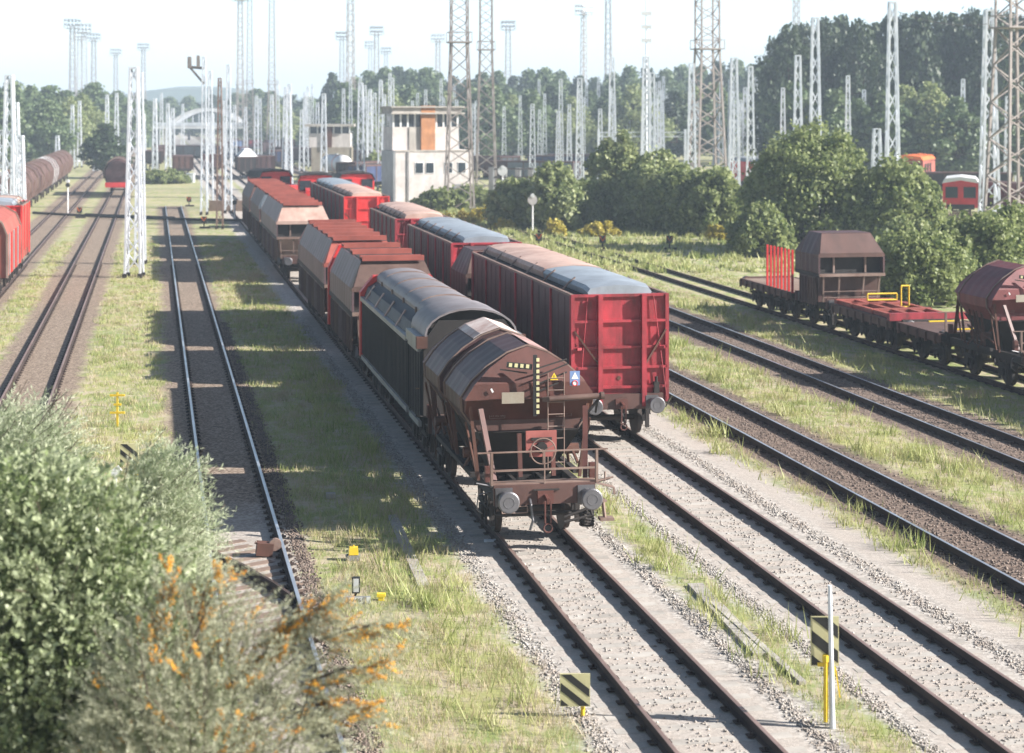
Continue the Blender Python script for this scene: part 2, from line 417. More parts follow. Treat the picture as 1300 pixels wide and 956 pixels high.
# ---- tracks
def rail_profile(head=True):
    return [(-.075, -.172), (.075, -.172), (.075, -.160), (.014, -.135), (.014, -.045), (.036, -.036), (.036, -.003), (.028, 0), (-.028, 0), (-.036, -.003), (-.036, -.036), (-.014, -.045), (-.014, -.135), (-.075, -.160)]
def sweep_rail(pts, name, parent, headmat):
    """rail along points, profile kept upright"""
    prof = rail_profile(); mb = MB(); rings = []
    for i, p in enumerate(pts):
        a = pts[max(0, i - 1)]; b_ = pts[min(len(pts) - 1, i + 1)]; d = (b_ - a).normalized(); n = Vector((d.y, -d.x, 0))
        rings.append([p + n * x + Vector((0, 0, z)) for x, z in prof])
    mb.loft(rings)
    o = mb.build(name, 'rail_web', parent, [headmat])
    for f in o.data.polygons:
        zc = sum(o.data.vertices[v].co.z for v in f.vertices) / len(f.vertices)
        if zc > -.004 and len(f.vertices) == 4: f.material_index = 1
    return o
def track(X0, y0, y1, label, head, sleeper='concrete', sl_end=150, fast_end=110):
    pts = [trk(X0, y) for y in np.linspace(y0, y1, 14)]
    mb = MB(); y = y0
    while y < min(y1, sl_end):
        jit = rnd.uniform(-.02, .02)
        mb.box(trk(X0, y, -.257 if sleeper == 'concrete' else -.266) + Vector((jit, 0, 0)), (2.5, .25, .145), rz=TH + rnd.uniform(-.01, .01)); y += .61 * math.cos(TH)
    base = mb.build('railway_track', sleeper); tag(base, label, 'railway track', 'tracks of the yard', 'structure')
    nrm = Vector((math.cos(TH), math.sin(TH), 0))
    for s in (-1, 1):
        sweep_rail([p + nrm * (s * .7525) for p in pts], 'rail', base, head)
    fb = MB(); y = y0
    while y < min(y1, fast_end):
        for s in (-1, 1):
            c = trk(X0, y, -.158, s * .7525)
            fb.box(c, (.34, .16, .022), rz=TH)
            for q in (-1, 1): fb.box(c + nrm * (q * .105) + Vector((0, 0, .028)), (.035, .05, .05), rz=TH)
        y += .61 * math.cos(TH)
    fb.build('rail_fastenings', 'rail_web', base)
    return base
XF, XD, XS, XA, XB, XC, XC2, XE = -8.55, -4.05, 1.93, 8.15, 12.86, 17.43, 23.3, 29.2
track(XA, 20, 420, 'rusty track under the long brown hopper train, pale sandy ballast', 'rail_head_rust')
track(XB, 20, 420, 'pale ballasted track under the red roofed wagons', 'rail_head_rust')
track(XC, 20, 420, 'dark brown ballasted track just right of the red wagons', 'rail_head_bright', 'wood')
track(XC2, 24, 420, 'second dark brown track right of the red wagons, before the flat wagons', 'rail_head_bright', 'wood')
track(XE, 30, 300, 'overgrown siding under the flat wagons', 'rail_head_rust', 'wood')
track(XS, 20, 179, 'track with shiny silver rails striped by the train shadow', 'rail_head_bright', 'wood')
track(XD, 20, 420, 'rusty brown track left of the big white mast', 'rail_head_rust', 'wood')
track(XF, 30, 420, 'leftmost track under the red sliding wall wagons', 'rail_head_rust', 'wood')
track(-15.5, 140, 520, 'far left track beside the row of round topped wagons', 'rail_head_rust', 'wood')
# diverging rails near the bottom left
dv = MB()
for k in range(14):
    t = k / 13; c = G(250, 700, -.247).lerp(G(372, 800, -.247), t); dv.box(c, (2.3, .24, .135), rz=TH + .5)
dvo = dv.build('diverging_track', 'wood'); tag(dvo, 'short diverging rails crossing the silver track beside the orange berried shrub', 'railway track', 'tracks of the yard', 'structure')
sweep_rail([G(x, y, -.004) for x, y in ((180, 655), (235, 683), (267, 697), (310, 717), (350, 740), (372, 756))], 'rail', dvo, 'rail_head_bright')
sweep_rail([G(x, y, -.004) for x, y in ((180, 780), (240, 815), (300, 848), (337, 868), (380, 895), (420, 925))], 'rail', dvo, 'rail_head_bright')

# cable ducts (flat concrete covers)
def duct(pts, w_, name, label, mat='concrete'):
    mb = MB()
    for a, b_ in zip(pts, pts[1:]):
        n = max(1, int((b_ - a).length / 1.0))
        for i in range(n):
            p = a.lerp(b_, (i + .02) / n); q = a.lerp(b_, (i + .98) / n); mb.bar(p, q, w_, .07)
    return tag(mb.build(name, mat), label, 'cable duct')
duct([G(498, 655, -.175), G(538, 745, -.175)], .22, 'cable_duct', 'row of sunken concrete covers in the grass left of the brown hopper train')
duct([G(882, 742, -.17), G(968, 832, -.17)], .3, 'cable_duct', 'grey concrete cable covers between the two sandy tracks')
duct([G(905, 766, -.15), G(1020, 868, -.165)], .12, 'cable_duct', 'thin concrete edging lying beside the cable covers')

# black pipe run crossing left tracks
pb = MB(); pts = [P(42, 268, 165), P(100, 274, 161), P(130, 279, 159), P(180, 281, 157), P(215, 283, 155.5), P(300, 285, 153.5), P(312, 286, 153)]
pb.path([Vector((p.x, p.y, .02)) for p in pts], .12); pb.path([Vector((p.x, p.y + 2.5, -.02)) for p in pts[1:5]], .1)
tag(pb.build('pipe', 'black'), 'black service pipe lying across the left tracks', 'pipe')

# ================================================================= ROLLING STOCK
def running_gear(root, hl, axles, hw=1.15, buf=True, dark='under', springs=True, sill_z=(.88, 1.12)):
    mb = MB()
    for s in (-1, 1):
        mb.bb(s * .95 - .07, s * .95 + .07, -hl + .1, hl - .1, sill_z[0], sill_z[1])
        mb.bb(s * .32 - .04, s * .32 + .04, -hl + .1, hl - .1, .85, 1.08)
        mb.bb(-1.0, 1.0, s * (hl - 1.5) - .05, s * (hl - 1.5) + .05, .86, 1.08)
    for y in np.arange(-hl + 1.2, hl - 1, 1.1): mb.bb(-1.0, 1.0, y - .03, y + .03, .9, 1.04)
    mb.tube((0, -.9, .72), (0, .9, .72), .17, 10); mb.tube((-.6, 1.3, .8), (.6, 1.3, .8), .03); mb.bar((-.5, -hl + 1, .62), (.4, hl - 1, .6), .05)
    mb.build('underframe', dark, root)
    for s in (-1, 1):
        hb_ = MB(); hb_.bb(-hw, hw, s * hl - .06, s * hl + .06, .88, 1.30); hb_.build('headstock', dark if not buf else 'dull_brown', root)
    for y in axles:
        wb = MB(); wb.tube((-.76, y, .46), (.76, y, .46), .08, 10)
        for s in (-1, 1):
            wb.tube((s * .685, y, .46), (s * .715, y, .46), .485, 26); wb.tube((s * .715, y, .46), (s * .82, y, .46), .46, 26)
            wb.tube((s * .82, y, .46), (s * .86, y, .46), .12, 12)
        ws = wb.build('wheelset', 'wheel', root, smooth=True)
        if springs:
            sb = MB()
            for s in (-1, 1):
                sb.mark(); sb.bb(s * 1.0 - .09, s * 1.0 + .09, y - .15, y + .15, .34, .60)
                for k in range(5): sb.bb(s * 1.0 - .05, s * 1.0 + .05, y - .55 + k * .1, y + .55 - k * .1, .60 + (4 - k) * .0 + k * .03, .625 + k * .03)
                for q in (-1, 1): sb.bar((s * 1.0, y + q * .22, .2), (s * 1.0, y + q * .26, .9), .05, .08); sb.bar((s * 1.0, y + q * .55, .64), (s * 1.0, y + q * .62, .9), .05)
                sb.bb(s * .93 - .05, s * .93 + .05, y - .62, y - .52, .25, .75)
            sb.build_split('spring', dark, ws)
    if buf:
        for e in (-1, 1):
            for s in (-1, 1):
                bf = MB(); y = e * hl; x = s * .875
                bf.box((x, y + e * .08, 1.06), (.36, .04, .38)); bf.tube((x, y + e * .06, 1.06), (x, y + e * .36, 1.06), .13, 14); bf.tube((x, y + e * .36, 1.06), (x, y + e * .62, 1.06), .09, 14)
                bf.tube((x, y + e * .60, 1.06), (x, y + e * .63, 1.06), .225, 22); bf.tube((x, y + e * .63, 1.06), (x, y + e * .65, 1.06), .225, 22, .20)
                bf.torus((x, y + e * .652, 1.06), .11, .006, 'Y', 18)
                bf.build('buffer', 'buffer_face', root)
            cp = MB(); y = e * hl
            cp.box((0, y + e * .1, 1.04), (.34, .08, .26)); cp.bar((0, y + e * .1, 1.05), (0, y + e * .38, 1.0), .06, .12)
            for s in (-.06, .06): cp.bar((s, y + e * .36, 1.02), (s, y + e * .36, .55), .03)
            cp.torus((0, y + e * .36, .45), .09, .018, n=12)
            cp.build('coupling', 'under' if not (e == -1) else 'hopper_face', root)

def ladder(mb, x, y, z0, z1, w_=.4, r=.014, step=.28):
    for s in (-1, 1): mb.tube((x + s * w_ / 2, y, z0), (x + s * w_ / 2, y, z1), r, 6)
    z = z0 + step * .5
    while z < z1: mb.tube((x - w_ / 2, y, z), (x + w_ / 2, y, z), r, 6); z += step
def lever(mb, pts, r=.018): mb.path([Vector(p) for p in pts], r, 6)

SHELL = [(-1.12, 2.10), (-1.43, 2.55), (-1.45, 2.86), (-1.22, 3.20), (-.88, 3.52), (-.45, 3.80), (0, 3.95), (.45, 3.80), (.88, 3.52), (1.22, 3.20), (1.45, 2.86), (1.43, 2.55), (1.12, 2.10)]

def saddle_hopper(loc, label, body='hopper_brown', face='hopper_face', hl=4.5, two=True, group=None, detail=True):
    """two shell round hopper with end platform"""
    r = empty('hopper_wagon', loc, TH, label, 'railway wagon', group)
    running_gear(r, hl, (-hl + 1.55, hl - 1.55), hw=1.08)
    # lower hopper funnel
    b = MB(); a0 = -hl + 1.45; a1 = hl - 1.45
    mid = (a0 + a1) / 2
    def ring(y, z, x): return [(-x, y, z), (x, y, z)]
    def funnel(y0, y1):
        top = [(-1.12, y0, 2.12), (1.12, y0, 2.12), (1.12, y1, 2.12), (-1.12, y1, 2.12)]
        m_ = [(-.95, y0 + .25, 1.75), (.95, y0 + .25, 1.75), (.95, y1 - .25, 1.75), (-.95, y1 - .25, 1.75)]
        bot = [(-.55, y0 + .8, .95), (.55, y0 + .8, .95), (.55, y1 - .8, .95), (-.55, y1 - .8, .95)]
        bl = [(-.45, y0 + 1.0, .45), (.45, y0 + 1.0, .45), (.45, y1 - 1.0, .45), (-.45, y1 - 1.0, .45)]
        b.loft([top, m_, bot, bl])
    funnel(a0 + .1, mid - .1 if two else a1); 
    if two: funnel(mid + .1, a1 - .1)
    b.build('hopper_funnel', 'under', r)
    # shells
    segs = ((a0 + .35, mid - .42), (mid + .42, a1 - .35)) if two else ((a0 + .35, a1 - .35),)
    for y0, y1 in segs:
        s = MB(); n = 9
        rings = []
        for i in range(n):
            y = y0 + (y1 - y0) * i / (n - 1)
            k = 1.0 + (.006 if i % 2 else 0)
            rings.append([(x * k, y, z * (1 + (.002 if i % 2 else 0))) for x, z in SHELL])
        s.loft(rings); o = s.build('roof_shell', body, r)
        e = MB()
        for y in (y0, y1):
            e.mark()
            for p, q in zip(SHELL, SHELL[1:]): e.bar((p[0] * 1.012, y, p[1] * 1.004), (q[0] * 1.012, y, q[1] * 1.004), .05, .03)
        e.build_split('shell_rim', 'pale_steel', o)
    inner = [(x * .93, z * .985) for x, z in SHELL]
    s = MB(); s.prism(inner, a0 + .33, a1 - .33); s.build('inner_body', 'dull_brown' if two else body, r)
    # end bulkheads
    for e_, yy in ((-1, a0), (1, a1)):
        q = MB(); up = [(x, z) for x, z in SHELL if z >= 2.8]
        y_top = yy - e_ * .34; 
        ringa = [(x, yy + e_ * .06 - e_ * max(0, (z - 3.15)) * .45, z - .01) for x, z in up if True]
        ringb = [(x, yy - e_ * .36, z - .015) for x, z in up]
        q.loft([ringa, ringb]); 
        low = [(-1.40, 2.84), (-1.40, 2.56), (-1.10, 2.12), (1.10, 2.12), (1.40, 2.56), (1.40, 2.84)]
        q.loft([[(x, yy + e_ * (.02 if z > 2.7 else -.17 if z > 2.4 else -.50), z) for x, z in low], [(x, yy - e_ * .62, z) for x, z in low]])
        bo = q.build('end_bulkhead', face, r)
    # white dust on crest
    d = MB(); crest = [(-.62, 3.705), (-.45, 3.81), (0, 3.962), (.45, 3.81), (.85, 3.555)]
    for y0, y1 in segs[(1 if two else 0):]:
        d.sheet([(x * 1.005, z * 1.003 + .006) for x, z in crest][::-1], y0 + .1, y1 - .1, -.012)
    if two:
        d.build('dusty_crest', 'white_dust', r); y0, y1 = segs[0]; d = MB()
        d.sheet([(x * 1.005, z * 1.003 + .006) for x, z in [(.05, 3.95), (.45, 3.81), (.88, 3.53), (1.1, 3.33)]][::-1], y0 + .05, y1 - .1, -.012); d.build('dusty_crest', 'pink_lit_dust', r)  # sheet on the sunny half: pink dust plus painted-in sunlit brightness
    if detail:
        Y = -hl
        # platform and railings both ends
        for e_ in (-1, 1):
            yE = e_ * hl
            pf = MB(); pf.bb(-1.12, 1.12, min(yE, yE - e_ * .3), max(yE, yE - e_ * .3), 1.27, 1.32); pf.build('platform', 'pale_steel', r)
            rl = MB(); yr = yE + e_ * .02
            for x in (-1.12, 1.12):
                rl.bar((x, yr, 1.3), (x, yr, 1.98), .05); rl.bar((x, yr - e_ * .08, 1.3), (x, yr - e_ * .08, 1.98), .035)
            rl.bar((-1.42, yr, 1.98), (1.36, yr, 1.98), .03); rl.bar((-1.12, yr, 1.60), (1.12, yr, 1.60), .03, .04); rl.bar((0, yr, 1.3), (0, yr, 1.98), .028)
            rl.build('railing', 'pale_steel', r)
            st = MB()
            for x in (-.36, .36): st.mark(); st.bar((x, yE - e_ * .75, 1.3), (x, yE - e_ * .9, 2.2), .09)
            for x in (-1, 1):
                st.mark(); st.bar((x * .98, yE - e_ * .45, 1.3), (x * 1.15, yE - e_ * 1.15, 2.7), .11, .06)
                st.bar((x * 1.12, yE - e_ * .4, 1.3), (x * 1.12, yE - e_ * .4, 1.62), .14, .14)
            st.build_split('bulkhead_strut', 'hopper_face', r)
        yF = a0 - .08
        wp = MB(); wp.box((.02, Y + .42, 2.10), (.66, .04, .46)); wp.box((.02, Y + .42, 1.84), (.5, .04, .12)); pnl = wp.build('brake_panel', 'panel_red', r)
        wh = MB(); wh.torus((.02, Y + .22, 1.93), .27, .014); wh.tube((.02, Y + .2, 1.93), (.02, Y + .42, 1.93), .03)
        for k in range(3):
            t = k * 2.094 + .5; wh.tube((.02, Y + .22, 1.93), (.02 + .27 * math.cos(t), Y + .22, 1.93 + .27 * math.sin(t)), .012, 6)
        wh.build('handwheel', 'pale_steel', r)
        gr = MB(); gr.tube((.02, Y + .40, 1.98), (.02, Y + .33, 1.98), .12, 12); gr.bb(-.2, .24, Y + .36, Y + .40, 2.13, 2.19); gr.build('gearbox', 'under', r)
        ld = MB(); ladder(ld, .53, yF - .10, 1.35, 3.42, .36, .013, .26); ld.build('ladder', 'pale_steel', r)
        ch = MB(); ch.tube((.36, yF - .16, 2.86), (1.56, yF - .16, 2.90), .065, 14); ch.tube((1.5, yF - .16, 2.90), (1.58, yF - .16, 2.90), .085, 14); ch.bar((.24, yF - .1, 2.85), (.38, yF - .16, 2.86), .1); ch.build('brake_cylinder', 'grey_brown', r)
        br = MB()
        for s in (-1,): pass
        br.bar((1.5, yF - .1, 2.84), (1.1, yF - .02, 2.35), .09, .05); br.bar((1.46, yF - .1, 2.84), (1.46, yF + .1, 2.5), .04)
        for k, (xa, za, xb, zb) in enumerate(((.12, 3.52, .78, 3.70), (.12, 3.35, .80, 3.60), (.12, 3.18, .78, 3.42), (.12, 3.02, .6, 3.2), (-.70, 3.52, -.1, 3.42))): br.mark(); br.bar((xa, yF - .1, za), (xb, yF - .06, zb), .025, .03)
        br.build_split('linkage', 'under', r)
        bd = MB(); bd.bar((.06, yF - .14, 2.50), (.06, yF - .14, 3.82), .03, .085, up=(1, 0, 0)); bo = bd.build('gauge_post', 'black', r)
        sq = MB(); z = 2.55
        while z < 3.78: sq.bb(.085, .15, yF - .165, yF - .145, z, z + .075); z += .125
        sq.build('stripes', 'pale_yellow', bo)
        hb_ = MB(); hb_.box((-.28, yF - .12, 3.59), (.56, .03, .12), ry=.12); hbo = hb_.build('striped_bar', 'black', r)
        sq = MB()
        for k in range(4): sq.box((-.48 + k * .125, yF - .14, 3.615 - k * .013), (.07, .012, .08), ry=.12)
        sq.build('stripes', 'pale_yellow', hbo)
        pl = MB(); pl.bb(-.66, -.17, yF - .10, yF - .08, 2.78, 3.02); pl.build('data_plate', 'buff', r)
        for x in (-.68, .80):
            tx = text(r, '29 80 06' if x < 0 else '4.5 m', (x, yF + .33, 2.46), .085, (R(90), 0, 0), 'pale_steel')
            fr = MB()
            for a_, b__ in (((x - .17, 2.52), (x + .17, 2.52)), ((x - .17, 2.40), (x + .17, 2.40)), ((x - .17, 2.40), (x - .17, 2.52)), ((x + .17, 2.40), (x + .17, 2.52))): fr.bar((a_[0], yF + .33, a_[1]), (b__[0], yF + .33, b__[1]), .008)
            fr.build('data_frame', 'pale_steel', r)
        ws = MB(); ws.m = 0; ws.add([(.40, yF + .00, 3.26), (.58, yF + .00, 3.26), (.49, yF + .0, 3.42)], [(0, 1, 2)]); t_ = ws.build('warning_triangle', 'yellow', r); t_.location = (0, -.10, 0)
        text(t_, '!', (.49, yF - .005, 3.325), .11, (R(90), 0, 0), 'black', 'exclamation_mark')
        bs = MB(); bs.bb(.84, 1.06, yF - .10, yF - .085, 3.13, 3.44); bso = bs.build('blue_plate', 'blue', r)
        q = MB(); q.add([(.87, yF - .105, 3.27), (1.03, yF - .105, 3.27), (.95, yF - .105, 3.42)], [(0, 1, 2)]); q.tube((.95, yF - .10, 3.18), (.95, yF - .11, 3.18), .065, 16); q.build('plate_symbol', 'white_paint', bso)
        q = MB(); q.torus((.95, yF - .112, 3.18), .055, .01, n=16); q.build('plate_ring', 'bright_red', bso)
        tl = MB(); tl.box((-.86, yF - .02, 3.06), (.04, .02, .09), ry=-.5); tl.build('reflector', 'white_paint', r)
        # side mechanism
        sm = MB()
        for s in (-1, 1):
            for y in (a0 + .1, mid - .25, mid + .3, a1 - .1):
                sm.mark(); sm.bar((s * 1.12, y, 1.1), (s * 1.30, y, 2.7), .07, .05); sm.bar((s * 1.12, y + .22, 1.15), (s * 1.38, y + .12, 2.35), .04)
            for y in (a0 + 1.0, a1 - 1.0):
                sm.mark(); sm.bar((s * 1.15, y - .6, 1.35), (s * 1.15, y + .6, 1.75), .05); sm.tube((s * 1.0, y, 1.55), (s * 1.3, y, 1.55), .12, 10)
                sm.bar((s * 1.2, y + .5, 1.1), (s * .9, y - .4, 2.1), .06)
        sm.build_split('discharge_gear', 'rust', r)
        sb = MB()
        for s in (-1, 1):
            sb.mark(); sb.bar((s * 1.15, a0 + .6, 1.12), (s * 1.15, a1 - .6, 1.12), .12, .1)
            for y in (Y + .2, -Y - .2): sb.mark(); lever(sb, [(s * 1.12, y, 1.25), (s * 1.45, y, 1.32)], .03)
        sb.build_split('side_sill', 'under', r)
        # end hose, hooks and footstep
        hs = MB(); lever(hs, [(-.32, Y - .06, 1.0), (-.33, Y - .2, .92), (-.30, Y - .28, .6), (-.36, Y - .26, .40)], .028); hs.build('brake_hose', 'buffer_face', r)
        hk = MB(); lever(hk, [(-.92, Y - .08, .80), (-.92, Y - .10, .73), (-.38, Y - .10, .73), (-.38, Y - .08, .86), (-.92, Y - .08, .86)], .014); hk.build('shunter_handle', 'pale_steel', r)
        lm = MB()
        lm.bb(-.25, .3, Y - .10, Y - .06, 1.17, 1.2); lever(lm, [(.40, Y - .1, .6), (.95, Y - .1, .78), (1.0, Y - .1, .62), (.40, Y - .1, .5)], .03); lever(lm, [(-1, Y + .3, .62), (1, Y + .3, .6)], .05)
        for k in range(5): lm.torus((.98, Y + .3, .34 + k * .065), .14, .028, 'Z', 14)
        lm.build('draw_gear', 'under', r)
        ft = MB(); lever(ft, [(1.1, Y + .1, .98), (1.28, Y + .1, .86), (1.32, Y + .1, .52)], .04); ft.bb(1.2, 1.5, Y - .02, Y + .22, .46, .52); ft.bb(1.12, 1.34, Y - .02, Y + .2, .86, .9)
        ft.bar((1.1, Y + .05, 1.27), (1.5, Y + .05, 1.16), .2, .02); ft.bar((1.5, Y + .05, 1.16), (1.52, Y + .05, 1.0), .04); lever(ft, [(1.1, Y, 1.30), (1.48, Y, 1.38)], .022); lever(ft, [(1.3, Y, 1.3), (1.3, Y, 1.5)], .02)
        ft.build('footstep', 'pale_steel', r)
        lt = MB(); lever(lt, [(-1.1, Y, 1.28), (-1.45, Y - .02, 1.36)], .02); lever(lt, [(-1.1, Y + .1, 1.15), (-1.38, Y + .1, 1.1), (-1.42, Y + .1, .8), (-1.3, Y + .1, .7)], .014); lt.build('grab_handle', 'buffer_face', r)
    return r

def hooded_hopper(loc, label, hl, body='roof_purple', end='grey_brown', red_end=False, red_near=False, roofbars=True, group=None, bogie=False, detail=True, lower='side_brown'):
    r = empty('hopper_wagon', loc, TH, label, 'railway wagon', group)
    L = hl - .55
    ax = (-hl + 2.0, hl - 2.0) if not bogie else (-hl + 1.5, -hl + 3.3, hl - 3.3, hl - 1.5)
    if hl < 2.4: ax = (-hl + .9, hl - .9)
    running_gear(r, hl - .5, ax, buf=True)
    u = MB(); top = [(-1.46, 2.36), (-1.46, 3.12), (-1.08, 4.0), (1.08, 4.0), (1.46, 3.12), (1.46, 2.36)]
    n = max(4, int(L * 2 / .45)); rings = []
    for i in range(n + 1):
        y = -L + .62 + (2 * L - 1.24) * i / n; k = .018 if i % 2 else 0
        rings.append([(x * (1 + (k if abs(x) > 1.2 else k * .5)), y, z) for x, z in top])
    u.loft(rings); ub = u.build('upper_body', body, r)
    for e in (-1, 1):
        h_ = MB(); lo = [(-1.47, 3.02), (-1.47, 3.14), (-1.40, 3.2), (1.40, 3.2), (1.47, 3.14), (1.47, 3.02)]
        hi = [(-1.47, 3.02), (-1.47, 3.14), (-1.08, 4.005), (1.08, 4.005), (1.47, 3.14), (1.47, 3.02)]
        h_.loft([[(x, e * L, z) for x, z in lo], [(x, e * (L - .65), z) for x, z in hi]])
        h_.build('end_hood', 'bright_red' if (red_end and e == 1) else end, r)
        w_ = MB(); w_.bb(-1.42, 1.42, min(e * (L - .62), e * (L - .35)), max(e * (L - .62), e * (L - .35)), 2.36, 3.01)
        w_.build('end_wall', 'under', r)  # near-black colour paints in the dark of the recess under the hood
        c_ = MB()
        for x in (-1.43, 1.43): c_.mark(); c_.bb(x - .04, x + .04, min(e * (L - .62), e * L), max(e * (L - .62), e * L), 2.36, 3.01)
        c_.build_split('corner_plate', body, r)
        p_ = MB()
        for x in (-.7, .7): p_.bb(x - .04, x + .04, e * (L - .28) - .05, e * (L - .28) + .05, 2.3, 3.0)
        p_.bb(-1.46, 1.46, e * L - .09, e * L + .01, 2.22, 2.34)
        for x in (-1.25, -.55, .55, 1.25): p_.bar((x, e * L, 2.25), (x * .95, e * (L - .2), 1.15), .07)
        p_.bar((-1.25, e * L, 1.6), (1.25, e * L, 1.6), .03); p_.bar((-1.25, e * L, 1.35), (1.25, e * L, 1.35), .03)
        p_.build('end_frame', 'pale_steel', r)
    bd = MB(); bd.bb(-1.49, 1.49, -L + .05, L - .05, 2.20, 2.355); bd.build('band', 'under', r)
    lo = MB(); zt, zb = 2.2, 1.12; s0 = min(1.3, L * .35)
    lo.loft([[(-1.36, -L + .35, zt), (1.36, -L + .35, zt), (1.36, L - .35, zt), (-1.36, L - .35, zt)],
             [(-1.30, -L + s0, zb), (1.30, -L + s0, zb), (1.30, L - s0, zb), (-1.30, L - s0, zb)]]); lo.build('lower_body', end, r)
    nf = max(2, int(L * 2 / 1.4))
    for s in (-1, 1):
        for k in range(nf):
            y0 = -L + .4 + (2 * L - .8) * k / nf; y1 = -L + .4 + (2 * L - .8) * (k + 1) / nf
            f = MB(); f.bb(s * 1.41 - .03, s * 1.41 + .03, y0 + .05, y1 - .05, 1.0, 2.16)
            for q in (.2, .5, .8): yy = y0 + (y1 - y0) * q; f.bb(s * 1.46 - .03, s * 1.46 + .03, yy - .03, yy + .03, 1.0, 2.12)
            f.build('side_flap', ('grey_brown', lower, 'roof_purple')[k % 3], r)
    if red_end:
        q = MB(); q.bb(-1.52, 1.52, L - .10, L + .18, 1.05, 3.2); q.loft([[(x, y, z) for x, z in ((-1.52, 3.2), (-1.12, 4.05), (1.12, 4.05), (1.52, 3.2))] for y in (L - .10, L + .18)]); q.build('end_panel', 'bright_red', r)
    if roofbars:
        d_ = MB(); d_.bb(-1.0, 1.0, -L + .7, L - .7, 4.003, 4.02); d_.build('dark_roof_plate', 'under', r)  # flat dark plate painted as the shaded inside of the open roof
        nb = max(3, int(2 * L / 2.1))
        for k in range(nb):
            y = -L + .9 + (2 * L - 1.8) * k / (nb - 1)
            q = MB(); q.bb(-1.06, 1.06, y - .38, y + .38, 4.10, 4.14); q.bb(-1.06, 1.06, y - .42, y - .36, 4.02, 4.2); q.bb(-1.06, 1.06, y + .36, y + .42, 4.02, 4.16); q.build('roof_crossbar', 'faded_red', r)
    return r

def curved(hw_, z0, z1, n=9):
    return [(hw_ * math.cos(math.pi * i / (n - 1)), z0 + (z1 - z0) * math.sin(math.pi * i / (n - 1))) for i in range(n)]

